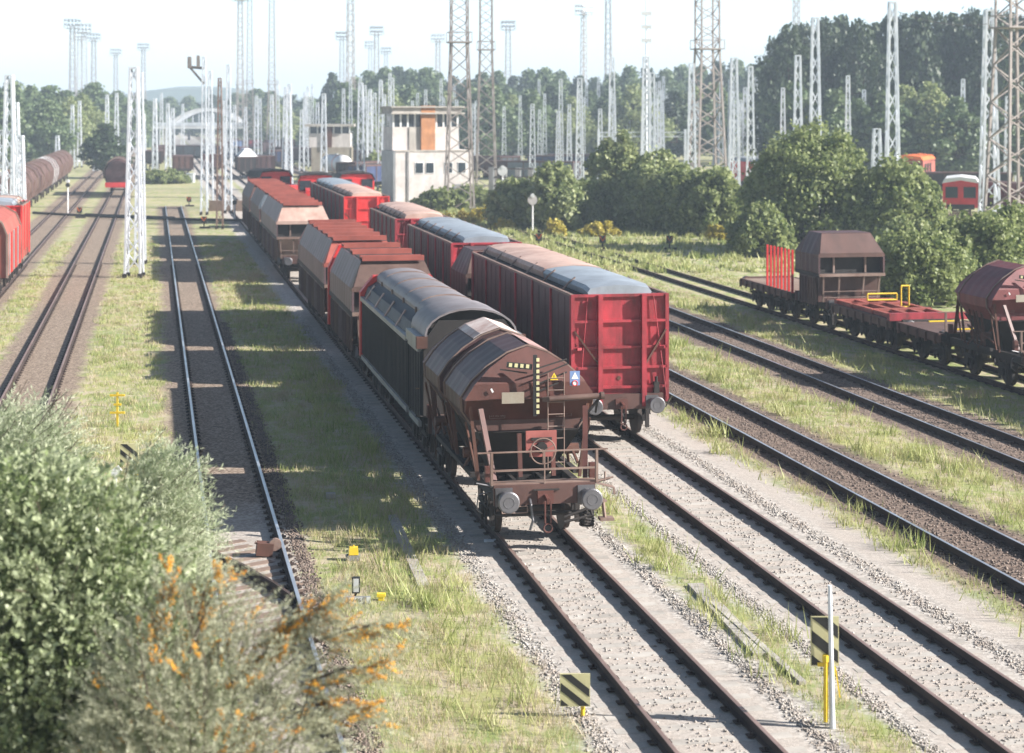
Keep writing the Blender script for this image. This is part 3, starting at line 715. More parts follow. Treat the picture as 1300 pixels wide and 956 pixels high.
def box_roof_wagon(loc, label, hl, split=.33, end='red', roof_a='cover_grey', roof_b='tan_roof', side='side_brown', post='red', nb=6, group=None):
    """red high sided wagon with rolled cover"""
    r = empty('covered_wagon', loc, TH, label, 'railway wagon', group)
    running_gear(r, hl - .4, (-hl + 1.6, -hl + 3.4, hl - 3.4, hl - 1.6) if hl > 6 else (-hl + 1.8, hl - 1.8), hw=1.2)
    L = hl - .55; W = 1.34
    b = MB(); b.bb(-W, W, -L, L, 1.10, 3.98)
    rb = b
    for s in (-1, 1):
        n = nb * 3
        for k in range(n + 1):
            if k % 3 == 0: continue
            y = -L + 2 * L * k / n; rb.bb(s * W - .015, s * W + .015, y - .02, y + .02, 1.12, 3.9)
    rb.build('body', side, r)
    for s in (-1, 1):
        for k in range(nb + 1):
            y = -L + .04 + (2 * L - .08) * k / nb; p = MB()
            p.bb(s * W + (-.005 if s > 0 else -.055), s * W + (.055 if s > 0 else .005), y - .045, y + .045, 1.5 if k % nb else 1.08, 4.0); p.build('side_post', post, r)
        t = MB(); t.bb(s * W - .05, s * W + .05, -L, L, 3.985, 4.05); t.build('top_rail', 'pale_steel', r)
    wk = MB(); wk.bb(-W + .05, W - .05, -L + .02, L - .02, 3.985, 4.0); wk.build('walkway', 'under', r)
    # rolled roof, raised over the middle
    RW = .90
    cover = lambda k=1.0, z=0: [(-RW * k, 4.0), (-RW * k - .04, 4.16 + z), (-RW * k + .04, 4.27 + z), (-.5 * k, 4.33 + z), (0, 4.36 + z), (.5 * k, 4.33 + z), (RW * k - .04, 4.27 + z), (RW * k + .04, 4.16 + z), (RW * k, 4.0)]
    ys = -L + 2 * L * split
    a = MB(); a.loft([[(x, -L - .06, z - (.07 if z > 4.1 else 0)) for x, z in cover(.97)], [(x, -L + .35, z) for x, z in cover()], [(x, ys, z) for x, z in cover()]]); a.build('roof_cover', roof_a, r, smooth=True)
    a = MB(); a.loft([[(x, ys + .02, z) for x, z in cover(1.02, .02)], [(x, L - .3, z) for x, z in cover(1.02, .02)], [(x, L, z - .05) for x, z in cover(.98)]]); a.build('roof_cover', roof_b, r, smooth=True)
    for s in (-1, 1):
        for k in range(nb):
            y = -L + 2 * L * (k + .75) / nb; q = MB(); q.bar((s * 1.18, y - .1, 4.01), (s * (RW + .06), y + .03, 4.20), .07, .03); q.bar((s * (RW + .06), y + .03, 4.20), (s * (RW - .12), y + .05, 4.33), .07, .03); q.build('cover_clamp', 'pale_steel', r)
    for e in (-1, 1):
        yE = e * L; ew = MB()
        ew.bb(-W - .03, W + .03, yE - .04, yE + .04, 1.05, 4.04)
        o = ew.build('end_wall', end, r)
        q = MB(); yo = yE + e * .10
        for x in (-.58, .66): q.mark(); q.bb(x - .065, x + .065, yE + (.04 if e > 0 else -.24), yE + (.24 if e > 0 else -.04), .95, 4.03)
        q.build_split('end_post', end, o)
        q = MB()
        for z in (3.30, 2.58, 2.02, 1.48): q.bb(-W, W, min(yE + e * .042, yE + e * .13), max(yE + e * .042, yE + e * .13), z - .035, z + .035)
        for x in (-W, W): q.bb(x - .05, x + .05, min(yE + e * .042, yE + e * .13), max(yE + e * .042, yE + e * .13), 1.05, 4.04)
        q.bb(-W, W, min(yE + e * .042, yE + e * .11), max(yE + e * .042, yE + e * .11), 3.97, 4.045)
        q.build('end_rail', end, o)
        q = MB()
        for s, x1 in ((-1, -.62), (1, .70)): q.mark(); q.bar((s * 1.30, yE + e * .12, 3.05), (x1, yE + e * .18, 2.12), .07, .05)
        q.build_split('end_brace', 'rust', o)
        q = MB(); q.tube((-.92, yE + e * .10, 3.98), (-1.10, yE + e * .18, 2.05), .014, 6); q.mark(); q.tube((.95, yE + e * .10, 3.98), (1.32, yE + e * .18, 1.1), .014, 6)
        for s in (-1, 1): q.bar((s * 1.1, yE + e * .12, 2.56), (s * 1.25, yE + e * .2, 2.56), .07)
        q.build_split('end_rod', end, o)
        q = MB()
        for k in range(2): q.bb(-.5 + k * .01, .6, yE - .06, yE - .05, .9, .95)
    mk = MB(); mk.box((-.02, -L - .05, 1.72), (.1, .01, .1), ry=.78); mk.build('end_mark', 'rust', r)
    hd = MB(); hd.path([Vector(p) for p in ((1.15, -L - .12, 1.02), (1.30, -L - .12, .9), (1.42, -L - .12, 1.15))], .02); hd.mark(); hd.path([Vector(p) for p in ((-.1, -L - .2, .95), (.05, -L - .25, .7), (.1, -L - .25, .45))], .03)
    hd.mark(); hd.bb(.95, 1.1, -L - .2, -L - .06, 1.2, 1.6); hd.tube((1.02, -L - .15, 1.6), (1.02, -L - .15, 1.75), .04); hd.build_split('brake_gear', 'under', r)
    gr = MB()
    rr = random.Random(int(abs(loc[1]) * 10))
    for k in range(nb * 2):
        y = -L + .5 + (2 * L - 1) * rr.random(); z0 = 1.3 + .3 * rr.random(); wd = .1 + .35 * rr.random()
        pts = [(-W - .006, y + wd * (rr.random() - .5) * .6, z0 + t * (.5 + rr.random() * .6)) for t in (0, .35, .7, 1)]
        for i in range(3):
            gr.add([(-W - .006 - .0004 * k, pts[i][1] - wd / 2 * (1 - i * .25), pts[i][2]), (-W - .006 - .0004 * k, pts[i][1] + wd / 2 * (1 - i * .2), pts[i][2]), (-W - .006 - .0004 * k, pts[i + 1][1] + wd / 2 * (1 - i * .35), pts[i + 1][2]), (-W - .006 - .0004 * k, pts[i + 1][1] - wd / 2 * (1 - i * .3), pts[i + 1][2])], [(0, 1, 2, 3)])
    gr.build('graffiti_smears', 'roof_purple', r)
    return r

def rolling_roof_wagon(loc, label, hl):
    r = empty('covered_wagon', loc, TH, label, 'railway wagon')
    running_gear(r, hl - .3, (-hl + 1.7, -hl + 3.5, hl - 3.5, hl - 1.7)); L = hl - .55; W = 1.30
    gapy = -L + 1.9
    for y0, y1 in ((gapy + .42, L - .15), (-L, gapy - .1)):
        b = MB(); b.bb(-W, W, y0, y1, 1.15, 2.98)
        n = int((y1 - y0) / .28)
        for k in range(n + 1):
            y = y0 + (y1 - y0) * k / n
            for s in (-1, 1): b.bb(s * W - .03, s * W + .03, y - .045 + .045, y + .045, 1.2, 2.95)
        b.build('side_wall', 'dark_side', r)
        # sloping corrugated shoulder
        sl_ = MB(); n2 = max(2, int((y1 - y0) / .16)); rings = []
        for k in range(n2 + 1):
            y = y0 + (y1 - y0) * k / n2; c_ = .02 if k % 2 else 0
            rings.append([(-1.27 - c_, y, 2.98), (-1.12 - c_, y, 3.34 + c_), (-.72, y, 3.62), (.72, y, 3.62), (1.12 + c_, y, 3.34 + c_), (1.27 + c_, y, 2.98)])
        sl_.loft(rings); sl_.build('shoulder', 'dark_side', r)
        for s in (-1, 1):
            q = MB(); q.bb(s * 1.33 - .06, s * 1.33 + .06, y0, y1, 2.93, 3.06); q.build('gutter_rail', 'grey_metal', r)
        q = MB(); q.bb(-1.36, -1.28, y0, y1, 1.02, 1.16); q.mark(); q.bb(1.28, 1.36, y0, y1, 1.02, 1.16); q.build_split('sill', 'grey_metal', r)
    ib = MB(); ib.bb(-1.1, 1.1, gapy - .2, gapy + .5, 1.15, 3.3); ib.build('door_frame', 'under', r)
    # roof shells: long far one
    def shell(y0, y1, hw_, z0, z1, mat, lip=.10):
        s = MB(); pr = curved(hw_, z0, z1, 13); s.sheet(pr[::-1], y0, y1, .05); 
        for q in (-1, 1): s.bb(q * hw_ - .04, q * hw_ + .04, y0, y1, z0 - lip, z0 + .02)
        o = s.build('roof_shell', mat, r, smooth=True); return o
    o = shell(gapy + .5, L - .1, .80, 3.62, 3.92, 'shell_grey')
    for k in range(4):
        y = gapy + .5 + (L - .6 - gapy) * (k + .6) / 4.2; q = MB(); pr = curved(.82, 3.64, 3.985, 11)
        for a_, b__ in zip(pr, pr[1:]): q.bar((a_[0], y, a_[1]), (b__[0], y, b__[1]), .05, .03)
        for s in (-1, 1): q.bb(s * .86 - .03, s * .86 + .03, y - .04, y + .04, 3.38, 3.66)
        q.build('roof_strap', 'pale_steel', o)
    o = shell(-L - .05, gapy + .55, 1.16, 3.34, 3.98, 'shell_grey', .12)
    q = MB(); q.prism([(x * .97, z - .02) for x, z in curved(1.16, 3.34, 3.98, 13)], -L + .15, -L + .2); q.build('shell_end', 'under', o)
    q = MB(); q.bb(-1.42, -1.14, -L - .1, -L + .1, 3.02, 3.32); q.mark(); q.bb(1.14, 1.42, -L - .1, -L + .1, 3.02, 3.32); q.build_split('shell_end_cap', 'rust', o)
    q = MB()
    for s in (-1, 1): q.mark(); q.bb(s * 1.26 - .14, s * 1.26 + .14, -L + .1, gapy + .2, 3.02, 3.30)
    q.build_split('lower_lip', 'grey_metal', o)
    for s in (-1, 1):
        for k in range(5):
            y = gapy + .4 + (L - .6 - gapy) * k / 4.4; q = MB(); q.bar((s * 1.37, y - .05, 3.0), (s * 1.03, y + .12, 3.48), .07, .035); q.build('shoulder_bracket', 'tan_roof' if k else 'pale_yellow', r)
    q = MB(); pr = [(-1.38, 1.1), (-1.38, 3.18), (-.95, 3.72), (.95, 3.72), (1.38, 3.18), (1.38, 1.1)]
    q.prism(pr, L - .12, L + .25); q.build('end_panel', 'bright_red', r)
    q = MB(); q.prism([(x * .9, z) for x, z in pr], -L - .06, -L + .02); q.build('end_wall', 'under', r)
    return r

def flat_wagon(loc, label, hl, deck='wood', stakes=None, group=None, side='dull_brown', load=False):
    r = empty('flat_wagon', loc, TH, label, 'railway wagon', group)
    running_gear(r, hl - .3, ((-hl + 1.3, hl - 1.3) if hl < 3 else (-hl + 1.3, -hl + 2.9, hl - 2.9, hl - 1.3)), buf=hl > 3)
    d = MB(); n = max(4, int(hl * 2 / .3))
    for k in range(n):
        y = -hl + .35 + (2 * hl - .7) * k / n; d.bb(-1.3, 1.3, y, y + (2 * hl - .7) / n - .015, 1.16, 1.22)
    d.build('deck', deck, r)
    for s in (-1, 1):
        q = MB(); q.bb(s * 1.34 - .05, s * 1.34 + .05, -hl + .35, hl - .35, .92, 1.24)
        for k in range(int(hl * 2 / .8)): y = -hl + .6 + k * .8; q.bb(s * 1.42 - .04, s * 1.42 + .04, y - .05, y + .05, .85, 1.2)
        q.build('side_sill', side, r)
    if stakes:
        for (y, x, m_) in stakes:
            q = MB(); q.bb(x - .045, x + .045, y - .045, y + .045, 1.2, 3.08)
            q.build('stake', m_, r)
    return r

# --- train A (front to back along the sandy left track)
fr = saddle_hopper(trk(XA, 42.2), 'brown round hopper wagon at the head of the train, white dust on its crest')
saddle = fr
rolling_roof_wagon(trk(XA, 53.0), 'black sided wagon with rounded grey sliding roof behind the brown hopper', 7.15)
hooded_hopper(trk(XA, 65.0), 'short hooded hopper wagon with a red end panel, just behind the black sided wagon', 4.5, red_end=True)
hooded_hopper(trk(XA, 77.4), 'long hooded hopper wagon with seven red roof bars, mid train', 7.0, end='faded_red', bogie=True)
hooded_hopper(trk(XA, 105.5), 'brown hooded hopper wagon standing after the gap in the left train', 7.7, end='tan_roof', body='roof_purple', bogie=True)
hooded_hopper(trk(XA, 119.6), 'brown hopper wagon with grey curved hood, last but one of the left train', 5.8, end='grey_roof', body='side_brown')
hooded_hopper(trk(XA, 131.4), 'dark rear hopper wagon at the far end of the left train', 5.6, end='dull_brown', body='side_brown')
# --- train B
box_roof_wagon(trk(XB, 57.7), 'red ended high wagon with half grey half tan roof, nearest of the right train', 8.35, .36)
hooded_hopper(trk(XB, 67.9), 'small brown hooded hopper wagon squeezed between two red ended wagons', 2.2, end='grey_brown', body='side_brown', roofbars=False)
box_roof_wagon(trk(XB, 76.0), 'red ended high wagon with a wholly grey roof', 6.6, .93, roof_b='cover_grey', end='red')
box_roof_wagon(trk(XB, 91.2), 'high wagon with pinkish tan roof behind the grey roofed one', 5.6, .05, roof_a='tan_roof', end='red')
box_roof_wagon(trk(XB, 121.0), 'long faded wagon with bright red end, last of the right train', 12.4, .5, roof_a='tan_roof', roof_b='cover_grey', end='bright_red', nb=9)
# --- left track
def left_wagon(loc, label, hl, redend):
    r = empty('sliding_wall_wagon', loc, TH, label, 'railway wagon')
    running_gear(r, hl - .3, (-hl + 2, hl - 2)); L = hl - .5; W = 1.42
    pr = [(-W, 1.1), (-W, 3.15), (-1.2, 3.75), (-.6, 4.1), (0, 4.2), (.6, 4.1), (1.2, 3.75), (W, 3.15), (W, 1.1)]
    b = MB(); b.prism(pr, -L, L); b.build('body', 'faded_red', r)
    for s in (-1, 1):
        for k in range(7):
            y = -L + .3 + (2 * L - .6) * k / 6; q = MB(); q.bb(s * (W + .02) - .03, s * (W + .02) + .03, y - .16, y + .16, 1.15, 3.15); q.build('side_panel', 'grey_metal' if k % 2 else 'bright_red', r)
    q = MB()
    for y in (-L, L):
        q.mark()
        for a_, b__ in zip(pr[1:], pr[2:-1]): q.bar((a_[0] * 1.02, y, a_[1] + .02), (b__[0] * 1.02, y, b__[1] + .02), .18, .08)
        for s in (-1, 1): q.bb(s * (W + .04) - .05, s * (W + .04) + .05, y - .1, y + .1, 1.1, 3.2)
    q.build_split('end_arch', 'pale_steel', r)
    return r
left_wagon(trk(XF, 91.5), 'red and white streaked round roofed wagon at the left edge', 5.0, True)
q = box_roof_wagon(trk(XF, 101.2), 'square topped red wagon end peeping behind the round roofed red wagon', 3.6, .5, end='bright_red', post='bright_red', side='faded_red', nb=3)

# --- right siding E
nb_ = saddle_hopper
st = [(y, x, 'bright_red') for x in (-1.3,) for y in [-3.5 + .47 * k_ for k_ in range(8)]]
flat_wagon(trk(XE, 82.75), 'flat wagon with eight upright red stakes', 3.75, stakes=st)
hooded_hopper(trk(XE, 77.15), 'brown hooded hopper wagon among the flat wagons, yellow warning triangles on its end', 1.95, end='dull_brown', body='side_brown', roofbars=False)
rf = flat_wagon(trk(XE, 71.6), 'low red framed wagon with yellow hoops between hopper and flat deck', 3.4, deck='under', side='grey_brown')
q = MB()
for x in (-1.1, -.35, .35, 1.1): q.bb(x - .09, x + .09, -2.6, 2.9, 1.23, 1.40)
for y in (-2.6, -.8, 1.4, 2.9): q.bb(-1.25, 1.25, y - .13, y + .13, 1.24, 1.42)
q.build('red_frame', 'faded_red', rf)
q = MB(); q.bb(-1.5, 1.9, -3.25, -3.0, 1.22, 1.5); q.build('cross_beam', 'red', rf)
q = MB(); q.path([Vector((x, 1.1, z)) for x, z in ((-.6, 1.55), (.65, 1.55), (.65, 1.8), (-.6, 1.8), (-.6, 1.55))], .035); q.mark(); q.path([Vector((x, .6, z)) for x, z in ((.62, 1.3), (.95, 1.3), (.95, 2.15), (.62, 2.15), (.62, 1.3))], .035); q.build_split('safety_hoop', 'yellow', rf)
fw = flat_wagon(trk(XE, 66.2), 'short empty flat wagon with brown deck in front of the right hand round hopper', 2.2, deck='grey_brown')
q = MB(); q.bb(-.3, .6, -.9, -.8, 1.23, 1.27); q.mark(); q.bb(-.2, .9, 1.6, 1.7, 1.23, 1.27); q.build_split('deck_stripe', 'yellow', fw)
saddle_hopper(trk(XE, 61.6), 'maroon round hopper wagon at the right edge', body='maroon', face='maroon', hl=2.85, two=False)
st = [(y, x, 'pale_steel') for x in (-1.3, 1.3) for y in (-2.5, -1.6, -.7, .2, 1.1, 2.0, 2.9, 3.6)]
flat_wagon(trk(XE, 54.0), 'flat wagon with grey posts cut by the right edge of the picture', 4.6, stakes=[(y, x, m_) for y, x, m_ in st])
# warning triangles on the small right hopper
for x, z, s_ in ((-.03, 3.12, .16), (.55, 2.72, .16)):
    pass

# --- far stock
def tank_like(loc, label, hl, body, group=None, rz=TH, beam=None):
    r = empty('goods_wagon', loc, rz, label, 'railway wagon', group)
    running_gear(r, hl - .4, (-hl + 1.5, hl - 1.5), springs=False, buf=False)
    pr = [(-1.2, 1.1), (-1.45, 1.9), (-1.45, 2.8), (-1.1, 3.5), (-.5, 3.9), (0, 4.0), (.5, 3.9), (1.1, 3.5), (1.45, 2.8), (1.45, 1.9), (1.2, 1.1)]
    b = MB(); L = hl - .5; b.loft([[(x * .93, -L, 1.1 + (z - 1.1) * .93) for x, z in pr], [(x, -L + .25, z) for x, z in pr], [(x, L - .25, z) for x, z in pr], [(x * .93, L, 1.1 + (z - 1.1) * .93) for x, z in pr]]); b.build('body', body, r)
    q = MB()
    for y in (-L + .2, 0, L - .2):
        q.mark()
        for a_, b__ in zip(pr, pr[1:]): q.bar((a_[0] * 1.02, y, a_[1] * 1.01), (b__[0] * 1.02, y, b__[1] * 1.01), .12, .06)
    q.build_split('body_band', 'pale_steel', r)
    if beam:
        q = MB(); q.bb(-1.4, 1.4, -hl + .1, -hl + .35, .75, 1.3); q.build('buffer_beam', beam, r)
    return r
t0 = tank_like(trk(-12.7, 160), 'brown round topped wagon of the long row at far left', 4.6, 'dull_brown', 'round topped wagons in the far left row')
for k in range(9):
    c_ = dup(t0, trk(-12.7, 170 + 9.6 * k), 'brown round topped wagon of the long row at far left')
    if k == 4:
        c_['label'] = 'round topped wagon with white arched end in the far left row'
        for ch in c_.children:
            if ch.name.startswith('body_band'): ch.data = ch.data.copy(); ch.data.materials[0] = MATS['white_paint']
tank_like(trk(XD, 209), 'dark red wagon with bright red buffer beam on the track behind the big white mast', 5.0, 'hopper_brown', beam='bright_red')
def far_wagon(px, py, Yd, label, body, load=None, rz=TH, w_=1):
    X = (px - CX) * Yd / F
    r = empty('goods_wagon', (X, Yd, 0), rz, label, 'railway wagon')
    running_gear(r, 4.6, (-3, 3), springs=False, buf=False)
    b = MB(); b.bb(-1.4, 1.4, -4.4, 4.4, 1.1, 3.0); b.build('body', body, r)
    q = MB(); q.bb(-1.43, 1.43, -4.43, 4.43, 2.9, 3.05)
    for y in (-4.4, -2.2, 0, 2.2, 4.4):
        for s in (-1, 1): q.bb(s * 1.43 - .03, s * 1.43 + .03, y - .06, y + .06, 1.1, 3.0)
    for x in (-1.2, -.4, .4, 1.2): q.bb(x - .06, x + .06, -4.47, -4.4, 1.1, 3.0)
    q.build('body_frame', 'dull_brown', r)
    if load:
        l_ = MB(); l_.loft([[(-1.35, -4.3, 3.06), (1.35, -4.3, 3.06), (1.35, 4.3, 3.06), (-1.35, 4.3, 3.06)], [(-.4, -3.4, 4.1), (.4, -3.4, 4.1), (.4, 3.4, 4.1), (-.4, 3.4, 4.1)]]); l_.build('load', load, r)
    return r
far_wagon(232, 0, 262, 'dark brown open wagon left of the distant white arch bridge mast cluster', 'dull_brown')
far_wagon(268, 0, 268, 'brown open wagon hidden behind the cluster of thin masts', 'side_brown')
far_wagon(313, 0, 258, 'black open wagon heaped with white load', 'under', 'load_white')
far_wagon(334, 0, 262, 'red brown open wagon just right of the white heaped one', 'hopper_brown')
far_wagon(196, 0, 300, 'black low wagon on the grass left of the brown open wagons', 'under')
far_wagon(352, 0, 300, 'blue grey open wagon in the distance before the small signal tower', 'navy')
far_wagon(300, 0, 420, 'dark blue container wagon standing under the white arch bridge', 'blue')
far_wagon(322, 0, 425, 'red container wagon under the right end of the arch bridge', 'red')
far_wagon(340, 0, 380, 'purple grey goods wagon in the distance right of the arch bridge', 'roof_purple')
for i, (px, Yd, m_) in enumerate(((478, 215, 'navy'), (464, 228, 'under'))):
    far_wagon(px, 0, Yd, ('dark blue tall wagon left of the signal tower', 'black wagon behind the dark blue one by the signal tower')[i], m_, rz=-.5)
far_wagon(690, 0, 230, 'grey flat topped wagon right of the signal tower, over the bushes', 'grey_roof', rz=1.2)
far_wagon(660, 0, 232, 'maroon wagon behind the steel rack right of the signal tower', 'side_brown', rz=1.2)
far_wagon(1288, 0, 158, 'dark maroon wagon behind the big right tower legs', 'hopper_brown', rz=.5)
far_wagon(1228, 0, 186, 'dark grey low wagon behind the red cab and the fence', 'under', rz=1.3)

rw = random.Random(21)
for k, (px, Yd) in enumerate(((205, 340), (222, 350), (250, 345), (285, 335), (372, 330), (386, 320), (402, 345), (430, 330), (452, 300), (620, 260), (640, 258), (710, 262), (735, 270), (1000, 245), (1030, 250), (1060, 255), (1210, 250), (1245, 248), (1275, 246), (345, 420), (365, 430), (295, 450))):
    far_wagon(px, 0, Yd, ('brown', 'dark red', 'grey', 'navy')[k % 4] + ' goods wagon in the distance ' + ('left of the thin mast cluster', 'right of the thin mast cluster', 'before the arch bridge', 'near the small signal tower', 'behind the willow thicket', 'under the tall dark trees')[min(5, int(px / 216))], ('dull_brown', 'hopper_brown', 'grey_roof', 'navy')[k % 4], rz=rw.choice((TH, 1.1, 1.4)), load='load_white' if k == 17 else None)['group'] = 'distant goods wagons'
# white tank wagon
tk = empty('tank_wagon', P(427, 0, 246) * 1, .35, 'white tank wagon lying behind the red shunting locomotive', 'tank wagon'); tk.location.z = 0; tk.scale = (.8, .8, .8)
running_gear(tk, 6, (-4, 4), springs=False, buf=False)
q = MB(); q.loft([[(rr * math.cos(t), y, 2.9 + rr * math.sin(t)) for t in [2 * math.pi * i / 20 for i in range(20)]] for y, rr in ((-6.2, .3), (-6.0, .9), (-5.6, 1.3), (-5, 1.45), (5, 1.45), (5.6, 1.3), (6, .9), (6.2, .3))]); q.build('tank', 'white_paint', tk, smooth=True)
q = MB(); q.bb(-.4, .4, -4, 4, 4.36, 4.42); q.tube((0, 0, 4.3), (0, 0, 4.6), .35, 12); q.build('tank_dome', 'grey_metal', tk)
q = MB(); q.torus((0, -2.5, 2.9), 1.46, .05, n=24); q.build('tank_stripe', 'orange', tk)

# red shunting locomotives
def shunter(loc, label, rz, col='bright_red'):
    r = empty('shunting_locomotive', loc, rz, label, 'locomotive', None)
    running_gear(r, 4.6, (-2.8, 0, 2.8), springs=False)
    b = MB(); b.bb(-1.5, 1.5, -4.6, 4.6, 1.1, 1.4); b.build('footplate', 'under', r)
    b = MB(); b.bb(-.85, .85, -4.2, .6, 1.4, 3.1); b.bb(-.9, .9, -4.25, -4.18, 1.4, 2.9); b.build('bonnet', col, r)
    b = MB(); b.prism([(-1.45, 1.4), (-1.45, 3.6), (-1.2, 4.1), (1.2, 4.1), (1.45, 3.6), (1.45, 1.4)], .6, 3.6); b.build('cab', col, r)
    b = MB(); b.prism([(-1.55, 3.62), (-1.25, 4.15), (-.6, 4.32), (.6, 4.32), (1.25, 4.15), (1.55, 3.62), (1.3, 4.05), (0, 4.2), (-1.3, 4.05)], .4, 3.8); b.build('cab_roof', 'under', r)
    for x in (-.85, .85):
        b = MB(); b.bb(x - .45, x + .45, .55, .6 - .003, 2.9, 3.7); b.build('window', 'glass', r)
    for s in (-1, 1):
        b = MB(); b.bb(s * 1.455 - .01, s * 1.455 + .01, 1.2, 3.1, 2.8, 3.6); b.build('window', 'glass', r)
    b = MB(); b.bb(-.6, .6, -4.32, -4.27, 2.2, 2.5); b.build('stripe', 'pale_yellow', r)
    return r
shunter(trk(XB + .1, 144.5), 'bright red shunting locomotive behind the last wagon of the right train', .12)
shunter(trk(10.6, 154), 'red shunting locomotive with wide cab windows, left of its twin', .5)
shunter(trk(16.6, 147.5), 'red shunting locomotive peeping over the right train, below the white tank', .2)
# orange passenger cab and red railcar cab on the right
def cab(loc, label, w_, h_, L, rz, body, roof):
    r = empty('rail_car', loc, rz, label, 'rail car')
    running_gear(r, L, (-L + 1.5, L - 1.5), springs=False, buf=False)
    b = MB(); b.prism([(-w_ / 2, 1), (-w_ / 2, h_ - .5), (-w_ / 2 + .2, h_ - .15), (w_ / 2 - .2, h_ - .15), (w_ / 2, h_ - .5), (w_ / 2, 1)], -L, L); b.build('body', body, r)
    b = MB(); b.prism([(-w_ / 2 - .05, h_ - .45), (-w_ / 2 + .25, h_ - .05), (0, h_ + .1), (w_ / 2 - .25, h_ - .05), (w_ / 2 + .05, h_ - .45), (0, h_ - .2)], -L - .05, L + .05); b.build('roof', roof, r)
    for x in (-w_ / 4, w_ / 4):
        b = MB(); b.bb(x - w_ * .17, x + w_ * .17, -L - .02, -L + .02, h_ - 1.7, h_ - .75); b.build('window', 'glass', r)
    for s in (-1, 1):
        for k in range(3):
            b = MB(); y = -L + 1.2 + k * 2; b.bb(s * w_ / 2 - .02, s * w_ / 2 + .02, y, y + 1.3, h_ - 1.7, h_ - .8); b.build('window', 'glass', r)
    return r
s0 = P(1220, 0, 158); cab((s0.x, s0.y, 0), 'red rail vehicle with pale roof and two blue windows behind the fence', 3.0, 3.55, 3.6, -.25, 'bright_red', 'white_paint')
s0 = P(1160, 0, 190); cab((s0.x, s0.y, 0), 'orange red train cab looking over the bushes by the tall white mast', 3.2, 4.7, 5, -.35, 'faded_red', 'orange')
s0 = P(975, 0, 215); cab((s0.x, s0.y, 0), 'distant red train half hidden behind the white masts and round bush', 3.0, 3.8, 6, .5, 'bright_red', 'grey_metal')

# ================================================================= BUILDINGS
def signal_tower():
    r = empty('signal_tower', (P(550, 0, 183).x, 183, GZ), .30, 'white two storey signal tower with orange panel and wide flat roof', 'signal tower')
    b = MB(); b.bb(-3.9, 4.2, 0, 5.2, 0, 5.55); b.build('lower_block', 'plaster', r)
    b = MB(); b.bb(-4.0, 2.9, .9, 5.0, 5.55, 7.9); b.build('upper_wall', 'plaster', r)
    b = MB(); b.bb(-3.85, 2.75, 1.0, 4.9, 7.9, 9.2); b.build('glazed_room', 'glass', r)
    for k in range(10):
        x = -3.9 + 6.7 * k / 9; b = MB(); b.bb(x - .09, x + .09, .9, 1.05, 7.9, 9.2); b.build('mullion', 'white_paint', r)
    b = MB(); b.bb(-4.3, 3.4, .2, 5.5, 9.2, 9.35); b.bb(-4.1, 3.1, .6, 5.3, 9.35, 9.85); b.bb(-4.3, 3.4, .3, 5.5, 9.85, 10.0); b.build('roof', 'concrete', r)
    b = MB(); b.bb(-1.1, .35, .55, .88, 5.56, 10.05); b.build('orange_panel', 'orange_panel', r)
    b = MB(); b.bb(-4.15, -3.92, -.05, 5.2, 0, 5.5); b.build('side_wall', 'grey_metal', r)  # grey facing puts the shade of the left side into its colour
    b = MB(); b.bb(-2.3, -1.1, .80, .895, 5.56, 7.9); b.build('shade_strip', 'concrete', r)  # grey strip paints the shade on the upper wall beside the orange panel
    for x in (-1.45, -.35, 1.6, 3.0):
        b = MB(); b.bb(x - .45, x + .45, -.04, .03, 3.2, 4.35); w_ = b.build('window', 'white_paint', r)
        b = MB(); b.bb(x - .38, x + .38, -.06, -.042, 3.27, 4.28); b.build('pane', 'glass', w_)
    b = MB(); b.tube((-2.6, -.1, 0), (-2.6, -.1, 5.4), .06, 8); b.build('downpipe', 'grey_metal', r)
    b = MB(); b.bb(2.1, 3.0, -.05, .02, 0, 2.1); b.build('door', 'grey_metal', r)
    b = MB(); b.bb(-3.95, 4.25, -.06, .0 - .003, 5.40, 5.58); b.build('parapet', 'concrete', r)
signal_tower()
def small_tower():
    r = empty('signal_tower', (P(418, 0, 262).x, 262, GZ), .05, 'smaller distant signal tower behind the red locomotives', 'signal tower')
    b = MB(); b.bb(-2.6, 3.2, 0, 6, 0, 4.4); b.build('lower_block', 'buff', r)
    b = MB(); b.bb(-2.9, 3.0, 0, 6, 4.4, 6.4); b.build('upper_wall', 'plaster', r)
    b = MB(); b.bb(-2.8, 2.9, .1, 5.8, 6.4, 7.4); b.build('glazed_room', 'glass', r)
    for k in range(6):
        b = MB(); x = -2.85 + 5.8 * k / 5; b.bb(x - .1, x + .1, -.05, .08, 6.4, 7.4); b.build('mullion', 'white_paint', r)
    b = MB(); b.bb(-3.5, 3.6, -.6, 6.4, 7.4, 7.75); b.build('roof', 'concrete', r)
    b = MB(); b.bb(-.5, .4, -.3, -.1, 4.4, 7.39); b.build('pillar', 'rust', r)
small_tower()
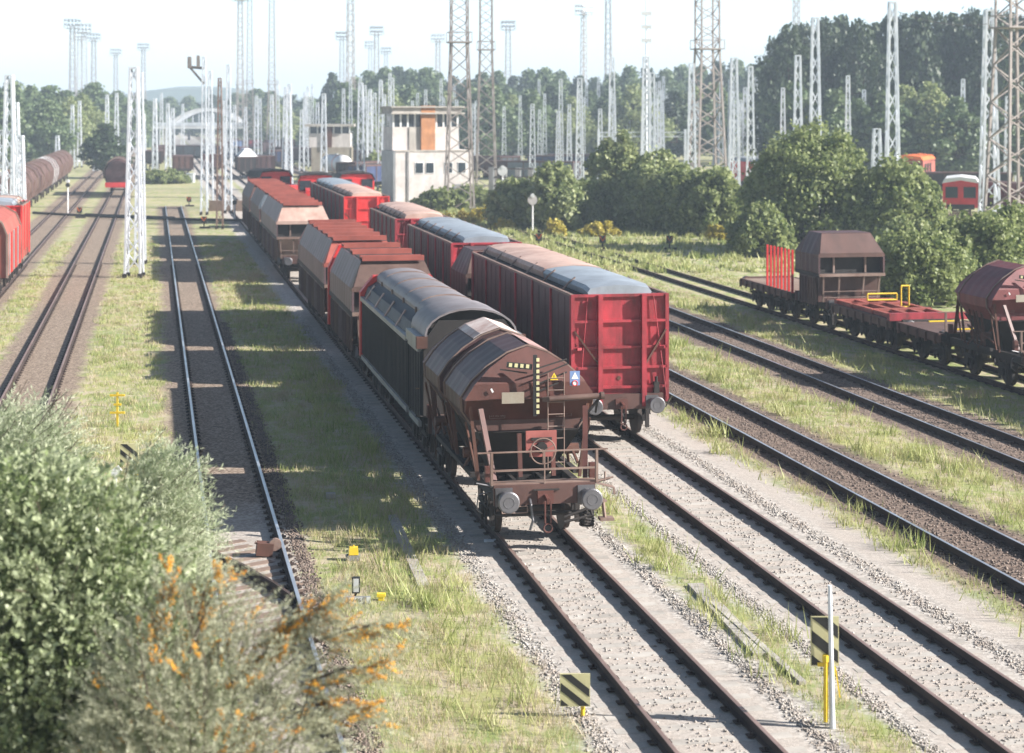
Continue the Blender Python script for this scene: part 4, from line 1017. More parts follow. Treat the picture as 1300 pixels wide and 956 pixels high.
# arch bridge
def arch_bridge():
    Yd = 500; k = Yd / F
    r = empty('arch_bridge', (P(261, 0, Yd).x, Yd, 0), 0, 'distant white tied arch road bridge across the tracks', 'bridge')
    half = 10.3; 
    for off in (0, 9):
        b = MB(); prev = None
        for i in range(25):
            t = i / 24; x = -half + 2 * half * t; z = 5.9 + 4.4 * (1 - (2 * t - 1) ** 2); p = (x, off, z)
            if prev: b.bar(prev, p, .9, .8)
            prev = p
        b.build('arch', 'load_white', r)
        b = MB()
        for i in range(1, 12):
            t = i / 12; x = -half + 2 * half * t; b.bar((x, off, 5.9), (x, off, 5.9 + 4.4 * (1 - (2 * t - 1) ** 2)), .1)
        b.build('hangers', 'galv', r)
    b = MB(); b.bb(-16, 15, -.6, 10, 5.0, 5.8); b.build('deck', 'load_white', r)
    b = MB(); b.bb(-16, 15, -.7, -.62, 5.8, 6.7); b.build('parapet', 'galv', r)
    for x in (-11, 11):
        b = MB(); b.bb(x - .6, x + .6, 0, 9, -.3, 5.0); b.build('pier', 'concrete', r)
    for s in (-1, 1):
        b = MB(); b.loft([[(s * 15, -3, -.3), (s * 15, 13, -.3), (s * 15, 10, 5), (s * 15, 0, 5)], [(s * 70, -3, -.3), (s * 70, 13, -.3), (s * 70, 10, -.2), (s * 70, 0, -.2)]]); b.build('embankment', 'hill_green', r)
arch_bridge()

# steel rack beside tower
r = empty('steel_rack', (P(652, 0, 176).x, 176, GZ), .3, 'black steel rack with curved loops right of the signal tower', 'storage rack')
for z in (2.2, 3.0, 3.8): 
    q = MB(); q.bb(-2, 2, -.05, .05, z, z + .12); q.bb(-2, 2, 1.4, 1.5, z, z + .12); q.build('shelf_rail', 'under', r)
for x in (-2, -.7, .7, 2): q = MB(); q.bb(x - .07, x + .07, 0, 1.5, 0, 4.0); q.build('upright', 'grey_metal', r)

# ================================================================= MASTS
def lattice(mb, h, wb, wt, n, leg, diag, z0=0, lean=None):
    def w_(z): return (wb + (wt - wb) * (z - z0) / h) / 2
    cs = ((-1, -1), (1, -1), (1, 1), (-1, 1))
    for sx, sy in cs: mb.bar((sx * w_(z0), sy * w_(z0), z0), (sx * w_(z0 + h), sy * w_(z0 + h), z0 + h), leg)
    for i in range(n):
        za = z0 + h * i / n; zb = z0 + h * (i + 1) / n; a, b_ = w_(za), w_(zb)
        for k in range(4):
            p, q = cs[k], cs[(k + 1) % 4]
            if (i + k) % 2: p, q = q, p
            mb.bar((p[0] * a, p[1] * a, za), (q[0] * b_, q[1] * b_, zb), diag)
def mast_proto(n=11, leg=.14, diag=.075, wb=1.0, wt=.45):
    r = empty('lattice_mast', (0, 0, 0))
    mb = MB(); lattice(mb, 12, wb, wt, n, leg, diag, .25)
    mb.bb(-wt / 2 - .05, wt / 2 + .05, -wt / 2 - .05, wt / 2 + .05, 12.2, 12.3); mb.build('lattice', 'galv', r)
    f = MB()
    for sx in (-1, 1):
        for sy in (-1, 1): f.mark(); f.bb(sx * wb / 2 - .14, sx * wb / 2 + .14, sy * wb / 2 - .14, sy * wb / 2 + .14, -.3, .26)
    f.build_split('footing', 'under', r); return r
MG = 'lattice masts of the yard'
mp = mast_proto(); tag(mp, cat='lattice mast', group=MG)
def place_mast(px, top, Yd, label, proto=mp, first=[True], s=1.0, rz=0):
    z = H + (HZ - top) * Yd / F; loc = (P(px, 0, Yd).x, Yd, GZ)
    if first[0] and proto is mp:
        first[0] = False; o = mp; o.location = loc; o['label'] = label
    else: o = dup(proto, loc, label)
    o.scale = (s, s, (z - GZ) / 12.3); o.rotation_euler = (0, 0, rz); return o
place_mast(170, 85, 102, 'tall white lattice mast standing alone between the two left tracks', s=.86)
place_mast(178, 92, 111, 'white lattice mast close behind the lone mast between the left tracks', s=.62, rz=.1)
named = [
 (12, 95, 120, 'white lattice mast at the left edge behind the red wagon, tallest of its bunch', .9),
 (20, 130, 150, 'white lattice mast at the left edge, second tallest of its bunch', .8),
 (26, 172, 118, 'short white lattice mast beside the taller pair at the left edge', .7),
 (2, 165, 130, 'white lattice mast cut by the left edge of the picture', .8),
 (259, 72, 165, 'grey white mast with lamps on a bracket, left of the thin mast cluster', .55),
 (267, 90, 172, 'slim mast directly right of the one with bracket lamps', .55),
 (290, 82, 168, 'slim pale mast at the right of the cluster before the arch bridge', .6),
 (366, 119, 178, 'white lattice mast rising behind the last wagons of the left train', .7),
 (458, 105, 190, 'white lattice mast between red locomotives and signal tower', .85),
 (736, 99, 205, 'white lattice mast standing alone in the bushes right of the signal tower', .95),
 (777, 73, 190, 'white lattice mast behind the willows, left of the antenna mast', .9),
 (820, 72, 185, 'white lattice mast under the tall antenna pole', 1.1),
 (828, 92, 175, 'white lattice mast just right of the antenna mast', .8),
 (878, 80, 178, 'white lattice mast touching the left leg of the middle steel tower', .9),
 (932, 73, 157, 'white lattice mast with visible foot in front of the willow bushes', 1.0),
 (953, 84, 185, 'white lattice mast close behind the one in front of the willows', .85),
 (946, 111, 240, 'smaller mast peeping between the two masts by the willows', .8),
 (1013, 70, 160, 'white lattice mast behind the big round bush', .9),
 (1035, 22, 165, 'very tall white lattice mast over the big round bush', 1.1),
 (1133, 2, 130, 'tallest white lattice mast, right of the round bush', 1.0),
 (1113, 163, 128, 'short stubby white lattice mast right of the round bush', .9),
 (1256, 12, 148, 'white lattice mast just left of the big right steel tower', 1.35),
]
for px, top, Yd, lb, s in named: place_mast(px, top, Yd, lb, s=s)
bm_ = place_mast(279, 99, 145, 'rusty brown slim mast in the cluster before the arch bridge', s=.5)
for ch in bm_.children:
    if ch.name.startswith('lattice'): ch.data = ch.data.copy(); ch.data.materials[0] = MATS['pale_steel']
q = MB(); q.bar((0, 0, 10.2), (-2.4, 0, 11.5), .22); q.bar((0, 0, 11.4), (-2.4, 0, 11.5), .22); q.bb(-2.7, -2.1, -.3, .3, 11.4, 12.3); q.bb(-1.2, -.7, -.3, .3, 11.5, 12.4)
lamp = [o for o in bpy.data.objects if o.get('label', '').startswith('grey white mast')][0]
q.build('lamp_bracket', 'tower_steel', lamp)
far = [(676, 132), (685, 139), (692, 139), (709, 141), (722, 143), (754, 139), (762, 138), (798, 128), (805, 140), (833, 125), (848, 127), (860, 127), (992, 128), (1001, 118), (1063, 120), (1088, 120), (1108, 118), (1148, 110), (1193, 104), (1175, 145), (1224, 160), (470, 113), (477, 118), (487, 125), (411, 119), (421, 131), (403, 130), (383, 139), (205, 118), (197, 125), (213, 131), (232, 132), (136, 120), (148, 118), (73, 172), (92, 133), (101, 128), (605, 128), (640, 135), (1286, 100), (1240, 100), (560, 100), (530, 118), (345, 120), (445, 100), (330, 125)]
mr = random.Random(3)
for k in range(62):
    px = mr.choice((mr.uniform(180, 345), mr.uniform(340, 500), mr.uniform(440, 640), mr.uniform(640, 980), mr.uniform(980, 1290)))
    far.append((px, mr.uniform(96, 142) if px > 330 else mr.uniform(118, 150)))
for k in range(60):
    px = mr.choice((mr.uniform(340, 500), mr.uniform(600, 980), mr.uniform(620, 960), mr.uniform(980, 1290))); far.append((px, mr.uniform(92, 138)))
for i, (px, top) in enumerate(far):
    Yd = (250 if i % 3 else 205) + (i * 53) % 150
    side = 'before the woods on the left' if px < 240 else 'near the small signal tower' if px < 480 else 'among the masts before the central wood' if px < 980 else 'before the tall trees on the right'
    place_mast(px, top, Yd, 'slim distant white lattice mast ' + side, s=.75)
# antenna pole
q = MB(); Yd = 185; z = H + (145 + 30) * Yd / F; x = P(822, 0, Yd).x
q.tube((0, 0, 0), (0, 0, z), .16, 8, .05); ao = empty('antenna_pole', (x, Yd + 1.5, GZ), 0, 'tall thin antenna pole with small dishes above the white mast', 'antenna')
q.build('pole', 'galv', ao); q = MB()
for zz in (z * .72, z * .78, z * .84): q.mark(); q.bb(-.5, .5, -.1, .1, zz, zz + .35)
q.build_split('antenna', 'white_paint', ao)

# floodlight towers
def tower_proto(h, wb, wt, n, leg, diag):
    r = empty('floodlight_tower', (0, 0, 0)); mb = MB(); 
    lattice(mb, h * .42, wb, wb * .6, int(n * .45), leg, diag, 0); lattice(mb, h * .58, wb * .6, wt, int(n * .9), leg * .8, diag * .8, h * .42); mb.build('lattice', 'tower_steel', r)
    p = MB()
    for zz, ww in ((h * .42, wb * .42), (h - 1.0, wt * 1.5)):
        p.mark()
        p.bb(-ww, ww, -ww, ww, zz, zz + .12)
        for s in (-1, 1): p.bar((-ww, s * ww, zz + 1.0), (ww, s * ww, zz + 1.0), .06); p.bar((s * ww, -ww, zz + 1.0), (s * ww, ww, zz + 1.0), .06)
        for sx in (-1, 1):
            for sy in (-1, 1): p.bar((sx * ww, sy * ww, zz), (sx * ww, sy * ww, zz + 1.0), .06)
    p.build_split('platform', 'tower_steel', r)
    l_ = MB(); ww = wt * 1.7
    for z in (h + .3, h + 1.6):
        for k in range(4):
            for s in (-1, 1): l_.box((-ww + 2 * ww * (k + .5) / 4, s * ww, z), (.6, .45, .55), rx=.4 * s)
    for s in (-1, 1):
        l_.bar((-ww, s * ww, h - 1), (-ww, s * ww, h + 2), .1); l_.bar((ww, s * ww, h - 1), (ww, s * ww, h + 2), .1); l_.bar((-ww, s * ww, h + 2), (ww, s * ww, h + 2), .1)
    l_.build('floodlights', 'grey_metal', r)
    f = MB()
    for sx in (-1, 1):
        for sy in (-1, 1): f.mark(); f.bb(sx * wb / 2 - .3, sx * wb / 2 + .3, sy * wb / 2 - .3, sy * wb / 2 + .3, -.4, .35)
    f.build_split('footing', 'concrete', r)
    return r
TG = 'tall floodlight towers'
tp = tower_proto(38, 3.3, 1.9, 26, .20, .10); tag(tp, 'big grey steel tower rising from the bushes right of centre', 'floodlight tower', TG)
tp.location = (P(898, 0, 190).x, 190, GZ); tp.rotation_euler = (0, 0, .25)
dup(tp, (P(1287, 0, 143).x, 143, GZ), 'big steel tower at the right edge with thick pale legs', .35)
dup(tp, (P(583, 0, 172).x, 172, GZ), 'steel tower standing right in front of the white signal tower', .15, (.78, .78, 1.0))
dup(tp, (P(617, 0, 215).x, 215, GZ), 'steel tower just right of the white signal tower', .1, (.72, .72, 1.05))
tf = tower_proto(38, 3.0, 1.3, 22, .22, .12); tag(tf, cat='floodlight tower', group=TG)
fl = [(92, 24, 598, 'leftmost head of the four crowded towers above the left wood'), (101, 40, 700, 'lowest of the four crowded towers above the left wood'), (107, 30, 640, 'tower in the middle of the four crowded ones above the left wood'), (119, 42, 714, 'slimmer tower right of the crowded ones above the left wood'),
      (147, 62, 860, 'small pale tower right of the four crowded ones'), (182, 55, 818, 'pale far tower behind the lone white mast'), (305, -15, 480, 'left one of the tall pair over the arch bridge'), (317, -20, 470, 'right one of the tall pair over the arch bridge'),
      (345, -25, 420, 'tall pale tower right of the arch bridge'), (445, -30, 380, 'tall pale tower over the small signal tower'), (434, 40, 700, 'small pale tower left of the tall one by the small signal tower'), (478, 33, 657, 'pale tower with wide head left of the signal tower'),
      (470, 52, 791, 'short pale tower beside the wide headed one'), (490, 60, 830, 'faintest tower left of the signal tower'), (556, 43, 721, 'faint tower behind the left side of the signal tower'), (645, 26, 600, 'faint tower right of the signal tower'),
      (741, 5, 530, 'tower with wide head above the lone mast in the bushes'), (772, -30, 450, 'tall pale tower above the willows'), (1011, -25, 420, 'tall tower in front of the left end of the dark trees')]
first = True
for px, top, Yd, lb in fl:
    z = H + (HZ - top) * Yd / F; loc = (P(px, 0, Yd).x, Yd, GZ); 
    if first: tf.location = loc; tf['label'] = lb; o = tf; first = False
    else: o = dup(tf, loc, lb, rz=(px % 7) * .1)
    s_ = 1.05 if Yd > 550 else .8; o.scale = (s_, s_, z / 40)
# overhead gantries with wires
def gantry(px0, px1, py, Yd, label):
    x0 = P(px0, 0, Yd).x; x1 = P(px1, 0, Yd).x; z = P(0, py, Yd).z
    r = empty('gantry', (x0, Yd, GZ), 0, label, 'catenary gantry', 'overhead line gantries'); L = x1 - x0
    q = MB(); n = int(L / 1.4)
    for s in (0, .7): q.bar((0, 0, z + s), (L, 0, z + s), .12)
    for i in range(n): q.bar((L * i / n, 0, z + (.7 if i % 2 else 0)), (L * (i + 1) / n, 0, z + (0 if i % 2 else .7)), .07)
    q.build('beam', 'galv', r)
    for x in (0, L / 2, L):
        q = MB(); q.bb(x - .2, x + .2, -.2, .2, 0, z + 1.2); q.build('post', 'galv', r)
    q = MB()
    for k in range(5):
        x = L * (k + .5) / 5; q.tube((x, 0, z), (x, 0, z - .9), .06, 6); q.tube((x - 1, 0, z - .9), (x + .2, 0, z - .9), .05, 6)
    q.build('insulators', 'rust', r)
gantry(1080, 1300, 160, 300, 'long overhead gantry crossing before the tall right trees')
gantry(1060, 1290, 172, 240, 'nearer overhead gantry just over the bushes at right')
gantry(760, 870, 172, 290, 'overhead gantry with yellow fittings above the willows')
gantry(560, 760, 168, 360, 'overhead gantry far behind the signal tower')
wb = MB()
for i, (a, b_) in enumerate((((1060, 178, 240), (1300, 205, 150)), ((1100, 190, 240), (1300, 190, 160)), ((1080, 165, 300), (1300, 150, 180)), ((1133, 12, 130), (1256, 30, 148)), ((960, 190, 260), (1180, 178, 260)), ((1160, 205, 190), (1270, 180, 190)))):
    p, q2 = P(*a), P(*b_); prev = None
    for k in range(13):
        t = k / 12; c_ = p.lerp(q2, t); c_.z -= .5 * 4 * t * (1 - t)
        if prev: wb.tube(prev, c_, .02, 4)
        prev = c_
tag(wb.build('overhead_wires', 'under'), 'sagging overhead wires above the tracks on the right', 'wire', kind='stuff')

# ================================================================= SMALL YARD THINGS
def disc_signal(px, py_top, Yd, label, d=.55, col='white_paint'):
    z = P(0, py_top, Yd).z; r = empty('disc_signal', (P(px, 0, Yd).x, Yd, GZ), 0, label, 'signal')
    q = MB(); q.tube((0, 0, 0), (0, 0, z - GZ), .07, 8); q.build('post', 'white_paint', r)
    q = MB(); q.tube((0, -.1, z - GZ), (0, .1, z - GZ), d / 2, 18); q.build('disc', col, r)
    q = MB(); q.tube((0, -.13, z - GZ + .35), (0, .1, z - GZ + .35), .16, 12); q.build('lamp', 'white_paint', r)
disc_signal(676, 254, 140, 'white post with round buff disc behind the red roofed wagons', .75, 'plaster')
disc_signal(707, 215, 190, 'white square faced signal in the willow bushes', .8)
disc_signal(638, 217, 168, 'round white signal disc in front of the white signal tower', .9)
disc_signal(86, 235, 165, 'thin white post with dark head between the left tracks', .4, 'black')
disc_signal(298, 257, 155, 'thin post with dark head left of the far end of the train', .4, 'black')
def point_lantern(px, py, label, s=1.0):
    g_ = G(px, py, GZ); r = empty('point_indicator', g_, 0, label, 'point indicator', 'red arrow point indicators')
    q = MB(); q.tube((0, 0, 0), (0, 0, .45 * s), .05, 8); q.bb(-.35, .5, -.15, .15, 0, .15); q.build('base', 'under', r)
    q = MB(); q.bb(-.22 * s, .22 * s, -.1, .1, .45 * s, .95 * s); q.build('lantern', 'black', r)
    q = MB()
    for sgn in (-1, 1): q.bar((sgn * .20 * s, -.12, .93 * s), (0, -.12, .6 * s), .12 * s, .03)
    q.build('arrow', 'orange', r)
for px, py, lb in ((684, 314, 'red arrow point indicator beside the white disc post'), (765, 317, 'red arrow point indicator in mid grass before the willow bushes'), (850, 317, 'red arrow point indicator nearest the right hand bushes'),
                   (101, 277, 'small point indicator on the black pipe between the left tracks'), (259, 290, 'orange point indicator right of the silver track end'), (240, 262, 'dark point indicator above the end of the silver track')):
    point_lantern(px, py, lb, 1.0)
# yellow three armed marker
g_ = G(149, 542, GZ); r = empty('marker_post', g_, 0, 'thin yellow marker post with three short cross arms in the grass', 'marker post')
q = MB(); q.bb(-.03, .03, -.02, .02, 0, 1.02); q.build('post', 'yellow', r)
for z, w_ in ((.93, .22), (.66, .11), (.42, .22)):
    q = MB(); q.bb(-w_, w_, -.03, .03, z - .03, z + .03); q.build('cross_arm', 'yellow', r)
# yellow point box
g_ = G(449, 711, GZ); r = empty('point_box', g_, .1, 'small yellow box on grey base in the grass before the train shadow', 'point box')
q = MB(); q.loft([[(-.10, -.09, .12), (.10, -.09, .12), (.10, .09, .12), (-.10, .09, .12)], [(-.085, -.075, .27), (.085, -.075, .27), (.085, .075, .27), (-.085, .075, .27)]]); q.tube((0, 0, .26), (0, 0, .31), .015, 6); q.build('hood', 'yellow', r)
q = MB(); q.box((0, 0, .06), (.26, .2, .1)); q.box((-.13, 0, .07), (.07, .12, .08)); q.build('base', 'grey_metal', r)
# white indicator
g_ = G(452, 760, GZ); r = empty('shunting_signal', g_, 0, 'low black framed lantern with white face beside the silver track', 'signal')
q = MB(); q.box((0, 0, .26), (.15, .1, .30)); q.build('case', 'black', r); q = MB(); q.box((.005, -.055, .265), (.10, .01, .25)); q.build('face', 'white_paint', r)
q = MB(); q.bar((-.04, 0, 0), (0, 0, .12), .05); q.build('foot', 'under', r)
g_ = G(453, 767, GZ); r = empty('number_plate', g_, .05, 'low grey plate with white number lying under the black framed lantern', 'sign')
q = MB(); q.box((0, 0, .08), (.50, .05, .13)); q.build('plate', 'grey_metal', r); q = MB(); q.box((.22, -.03, .08), (.08, .02, .12)); q.box((-.02, -.032, .08), (.26, .005, .11)); q.build('white_field', 'white_paint', r)
text(r, 'W6051', (-.02, -.038, .08), .10, (R(90), 0, 0), 'black')
g_ = G(484, 762, GZ); q = MB(); q.box(g_ + Vector((0, 0, .1)), (.16, .12, .06)); q.box(g_ + Vector((0, 0, .04)), (.10, .1, .1))
tag(q.build('ground_box', 'yellow'), 'tiny yellow topped box in the weeds right of the number plate', 'ground box')
# weight block on silver track
g_ = G(342, 706, GZ); r = empty('point_weight', g_, TH, 'rusty weight block with round lever beside the silver rail', 'point lever')
q = MB(); q.box((-.1, 0, .16), (.34, .28, .26), ry=.12); q.build('weight', 'rust', r); q = MB(); q.tube((.12, -.06, .24), (.12, .04, .24), .13, 16); q.bar((.1, 0, .1), (-.3, 0, .3), .05); q.build('lever_disc', 'pale_steel', r)
# hazard boards
def hazard(g_, label, w_, h_, zb, post=True, extra=False):
    r = empty('hazard_board', g_, 0, label, 'warning board', 'yellow and black hazard boards')
    q = MB(); q.bb(-w_ / 2, w_ / 2, -.012, .012, zb, zb + h_); bo = q.build('board', 'pale_yellow', r)
    q = MB(); n = 2; band = h_ / 4
    def zig(k):   # descending stripes left to right clipped to the board
        t0 = zb + h_ - k * 2 * band; m_ = .012
        pts = []
        slope = .75
        poly = [(-w_ / 2 + m_, t0), (w_ / 2 - m_, t0 - slope * w_), (w_ / 2 - m_, t0 - slope * w_ - band), (-w_ / 2 + m_, t0 - band)]
        def clip(P_, z, keep_above):
            out = []
            for i in range(len(P_)):
                a, b_ = P_[i], P_[(i + 1) % len(P_)]; ia = (a[1] >= z) == keep_above; ib = (b_[1] >= z) == keep_above
                if ia: out.append(a)
                if ia != ib:
                    t = (z - a[1]) / (b_[1] - a[1]); out.append((a[0] + (b_[0] - a[0]) * t, z))
            return out
        poly = clip(poly, zb + m_, True)
        if poly: poly = clip(poly, zb + h_ - m_, False)
        if len(poly) >= 3: q.add([(x, -.016, z) for x, z in poly], [tuple(range(len(poly)))])
    for k in (-.45, .55, 1.55): zig(k)
    q.build('stripes', 'black', bo)
    if post:
        q = MB(); q.tube((.12, .05, 0), (.12, .05, zb + h_ * .75), .035, 10); q.build('post', 'yellow', r)
    return r
Yb = 27.2
g_ = P(1047, 0, Yb); g_.z = GZ
hb_ = hazard(g_, 'upright yellow and black striped board on a yellow post between two tracks', .42, .74, P(0, 845, Yb).z - GZ)
q = MB(); zt = P(0, 741, Yb).z - GZ; q.tube((.10, -.09, 0), (.06, -.09, zt), .045, 10, .03); q.build('pole', 'galv', hb_)
q = MB(); q.bar((-.12, -.07, .95), (.10, -.07, .95), .05); q.tube((.0, -.09, .1), (.0, -.09, 1.05), .035, 8); q.tube((.0, -.09, 1.0), (.0, -.09, 1.1), .05, 8); q.bar((.15, -.05, .9), (.22, -.05, .45), .02); q.build('latch', 'yellow', hb_)
Yb = 27.6; g_ = P(730, 0, Yb); g_.z = GZ
hazard(g_, 'yellow and black board whose top edge shows at the bottom left of the sandy track', .46, .5, P(0, 855, Yb).z - GZ - .5)
Yb = 33; g_ = P(164, 0, Yb); g_.z = GZ
hazard(g_, 'weathered striped board half hidden by the silvery shrub', .34, .36, P(0, 588, Yb).z - GZ)
g_ = P(147, 0, Yb); q = MB(); q.box((g_.x, Yb, P(0, 598, Yb).z), (.2, .05, .12), ry=-.6); q.bar((g_.x, Yb, GZ), (g_.x, Yb, P(0, 600, Yb).z), .04)
tag(q.build('small_sign', 'white_paint'), 'small tilted white sign left of the half hidden striped board', 'sign')
# picket fence right
fr_ = empty('picket_fence', (0, 0, 0), 0, 'grey wooden picket fence in front of the red rail vehicle', 'fence')
a, b_ = Vector((P(1120, 0, 146).x, 146, GZ)), Vector((P(1340, 0, 140).x, 140, GZ)); n = 90; q = MB()
for k in range(n):
    c_ = a.lerp(b_, k / n); q.box(c_ + Vector((0, 0, .75 + .04 * rnd.random())), (.10, .03, 1.5), ry=rnd.uniform(-.03, .03))
q.build('pickets', 'wood', fr_); q = MB()
for z in (.35, 1.2): q.bar(a + Vector((0, .04, z)), b_ + Vector((0, .04, z)), .04, .09)
q.build('fence_rail', 'wood', fr_); 
# buffer plank at end of silver track, crates
q = MB(); g_ = G(290, 268, GZ); q.box(g_ + Vector((0, 0, .5)), (3.6, .4, 1.0)); tag(q.build('plank_wall', 'wood'), 'low brown plank retaining wall right of the silver track end', 'low wall')
q = MB(); g_ = G(242, 232, GZ); q.box(g_ + Vector((0, 0, .6)), (1.0, .8, 1.2)); q.box(g_ + Vector((0, 0, 1.24)), (1.1, .9, .08)); tag(q.build('cabinet', 'galv'), 'small pale relay cabinet in the dry grass', 'cabinet')
q = MB(); g_ = G(122, 217, GZ); q.box(g_ + Vector((0, 0, .8)), (1.0, .8, 1.6)); q.box(g_ + Vector((0, 0, 1.64)), (1.1, .9, .08)); tag(q.build('cabinet', 'white_paint'), 'white relay cabinet left of the dark red wagon', 'cabinet')
q = MB(); g_ = G(95, 205, GZ); q.box(g_ + Vector((0, 0, 1.0)), (2, 2, 2)); q.box(g_ + Vector((0, 0, 2.05)), (2.3, 2.3, .12)); tag(q.build('hut', 'galv'), 'small grey hut at the edge of the left wood', 'hut')
# litter stones
q = MB(); q.box(G(622, 688, GZ) + Vector((0, 0, .03)), (.25, .08, .05), rz=.2); tag(q.build('scrap', 'galv'), 'pale scrap of metal on the gravel left of the hopper', 'scrap')
q = MB(); q.box(G(420, 632, GZ) + Vector((0, 0, .06)), (.22, .2, .12), rz=.2); tag(q.build('concrete_block', 'concrete'), 'small grey concrete block lying in the shaded grass', 'block')

# ================================================================= VEGETATION
protos = [tree_proto('deciduous_tree', 11, 20, 14, 5200, .85, 'leaf_forest'), tree_proto('deciduous_tree', 12, 20, 12, 4600, .85, 'leaf_dark'),
          tree_proto('deciduous_tree', 13, 20, 15, 5200, .8, 'leaf_forest'), tree_proto('willow_tree', 14, 20, 16, 5600, .75, 'leaf_willow'), tree_proto('deciduous_tree', 15, 20, 16, 6800, .55, 'leaf_dark')]
used = [False] * len(protos)
def tree(i, px, top, Yd, label, group, ws=1.0, dz=0):
    z = H + (HZ - top) * Yd / F + .6; loc = Vector((P(px, 0, Yd).x, Yd, GZ - dz)); p = protos[i]
    if not used[i]: used[i] = True; o = p; o.location = loc
    else: o = dup(p, loc, '')
    o['label'] = label; o['category'] = 'tree'; o['group'] = group
    s = (z + dz) / 20; o.scale = (s * ws, s * ws, s); o.rotation_euler = (0, 0, rnd.uniform(0, 6.28)); return o
GL = 'trees of the wood on the left'
for px, top, Yd, k in ((-12, 100, 330, 1), (14, 106, 335, 0), (38, 112, 345, 0), (62, 112, 350, 2), (85, 118, 350, 0), (118, 108, 380, 2), (5, 130, 300, 0), (30, 132, 310, 0), (60, 130, 305, 2)):
    tree(k, px, top, Yd, 'leafy green tree in the wood behind the far left wagons', GL, 1.2)
tree(3, 105, 122, 330, 'pale willow at the right end of the left wood', GL, 1.0); tree(3, 88, 126, 322, 'pale willow left of its twin in the left wood', GL, 1.0)
tree(1, 133, 160, 260, 'dark round tree standing on the grass behind the lone white mast', GL, 1.6)
tree(0, 150, 118, 430, 'bluish tree in the gap right of the left wood', GL, 1.2); tree(2, 168, 124, 450, 'small bluish tree right of the left wood', GL, 1.2)
for px, top, Yd, k in ((190, 130, 600, 0), (215, 125, 640, 2), (240, 124, 640, 0), (270, 122, 640, 1), (300, 120, 600, 0), (325, 115, 560, 2), (345, 118, 540, 0), (368, 122, 520, 1), (390, 125, 500, 0), (405, 128, 520, 2), (350, 130, 480, 3), (180, 128, 520, 1)):
    tree(k, px, top, Yd, 'hazy bluish tree far behind the white arch bridge', 'far trees behind the arch bridge', 1.5)
tree(1, 422, 95, 430, 'lone dark tree left of the central wood', 'trees of the central wood', .8)
xs_ = [452, 470, 488, 505, 522, 540, 556, 575, 594, 612, 632, 652, 672, 692, 712, 735, 756, 778, 800, 822, 845, 866, 890, 912, 935, 958, 980]
tops = [t_ + 15 for t_ in [86, 78, 74, 72, 76, 74, 80, 84, 88, 80, 78, 84, 76, 74, 78, 84, 86, 80, 72, 74, 76, 70, 72, 66, 64, 70, 76]]
for i, (px, top) in enumerate(zip(xs_, tops)):
    tree((0, 2, 0, 1)[i % 4], px, top, 400 + (i * 37) % 60, 'tall green tree in the back row of the central wood', 'trees of the central wood', .95)
for i, px in enumerate(range(440, 990, 26)):
    tree((0, 2, 3, 0, 1, 3)[i % 6], px, 108 + (i * 13) % 18, 360 - (i * 17) % 40, ('pale rounded tree' if i % 3 == 2 else 'mid green tree') + ' in the front row of the central wood', 'trees of the central wood', 1.15)
for px, top, Yd in ((985, 52, 255), (1003, 36, 250), (1022, 34, 262), (1048, 28, 255), (1068, 24, 265), (1090, 30, 250), (1110, 34, 262), (1128, 24, 255), (1150, 22, 262), (1170, 20, 252), (1192, 22, 262), (1212, 22, 255), (1235, 16, 262), (1258, 18, 252), (1280, 20, 262), (1305, 24, 255), (1325, 30, 260)):
    tree(4 if (px % 3) else 1, px, top, Yd, 'tall dark tree in the row at the right behind the overhead gantry', 'tall dark trees on the right', .62)
for px, top, Yd in ((1010, 110, 235), (1060, 118, 232), (1125, 122, 230), (1180, 108, 232), (1215, 128, 228), (1260, 126, 232), (1150, 112, 236), (1090, 130, 234), (1300, 125, 232)):
    tree(3 if px in (1180, 1150) else 0, px, top, Yd, 'lower rounded tree in front of the tall dark trees', 'tall dark trees on the right', 1.1)

def bush(name, seed, px, base, top, wpx, label, mat, n, size, group='bushes beside the tracks', k=14, cat='bush', flat=.8, depth=1.0):
    rng = np.random.default_rng(seed); g_ = G(px, base, GZ); Yd = g_.y; w_ = wpx * Yd / F; h_ = P(0, top, Yd).z - GZ
    r = empty(name, g_, 0, label, cat, group); cl = []; sm = MB()
    for i in range(k):
        a = rng.random() * 6.28; rr = w_ * .5 * (.15 + .6 * rng.random()); cr = min(w_, h_ * 1.4) * (.11 + .12 * rng.random())
        t = rng.random(); zmax = h_ * (1 - .35 * (rr / (w_ * .5)) ** 2) - cr * flat
        z = cr * .6 + max(0, zmax - cr * .6) * (t ** .7)
        p = (rr * math.cos(a), rr * math.sin(a) * depth, z); cl.append((*p, cr)); sm.tube((p[0] * .2, p[1] * .2, 0), p, .05, 5, .015)
    for i in range(k * 8):   # upright sprays that break the outline
        a = rng.random() * 6.28; rr = w_ * .5 * rng.random() ** .5; zt = h_ * (1.02 - .45 * (rr / (w_ * .5)) ** 2) * (.75 + .28 * rng.random())
        cl.append((rr * math.cos(a), rr * math.sin(a) * depth, max(.3, zt - .3), min(w_, h_) * (.05 + .05 * rng.random())))
    for i in range(k * 4):   # low growth down to the ground
        a = rng.random() * 6.28; rr = w_ * .5 * (.55 + .45 * rng.random())
        cl.append((rr * math.cos(a), rr * math.sin(a) * depth, h_ * (.05 + .4 * rng.random()), min(w_, h_) * (.08 + .07 * rng.random())))
    sm.build('stems', 'bark', r); crown_mesh('foliage', rng, cl, int(n * 1.6), size * .9, mat, r, 1.2, .1); return r
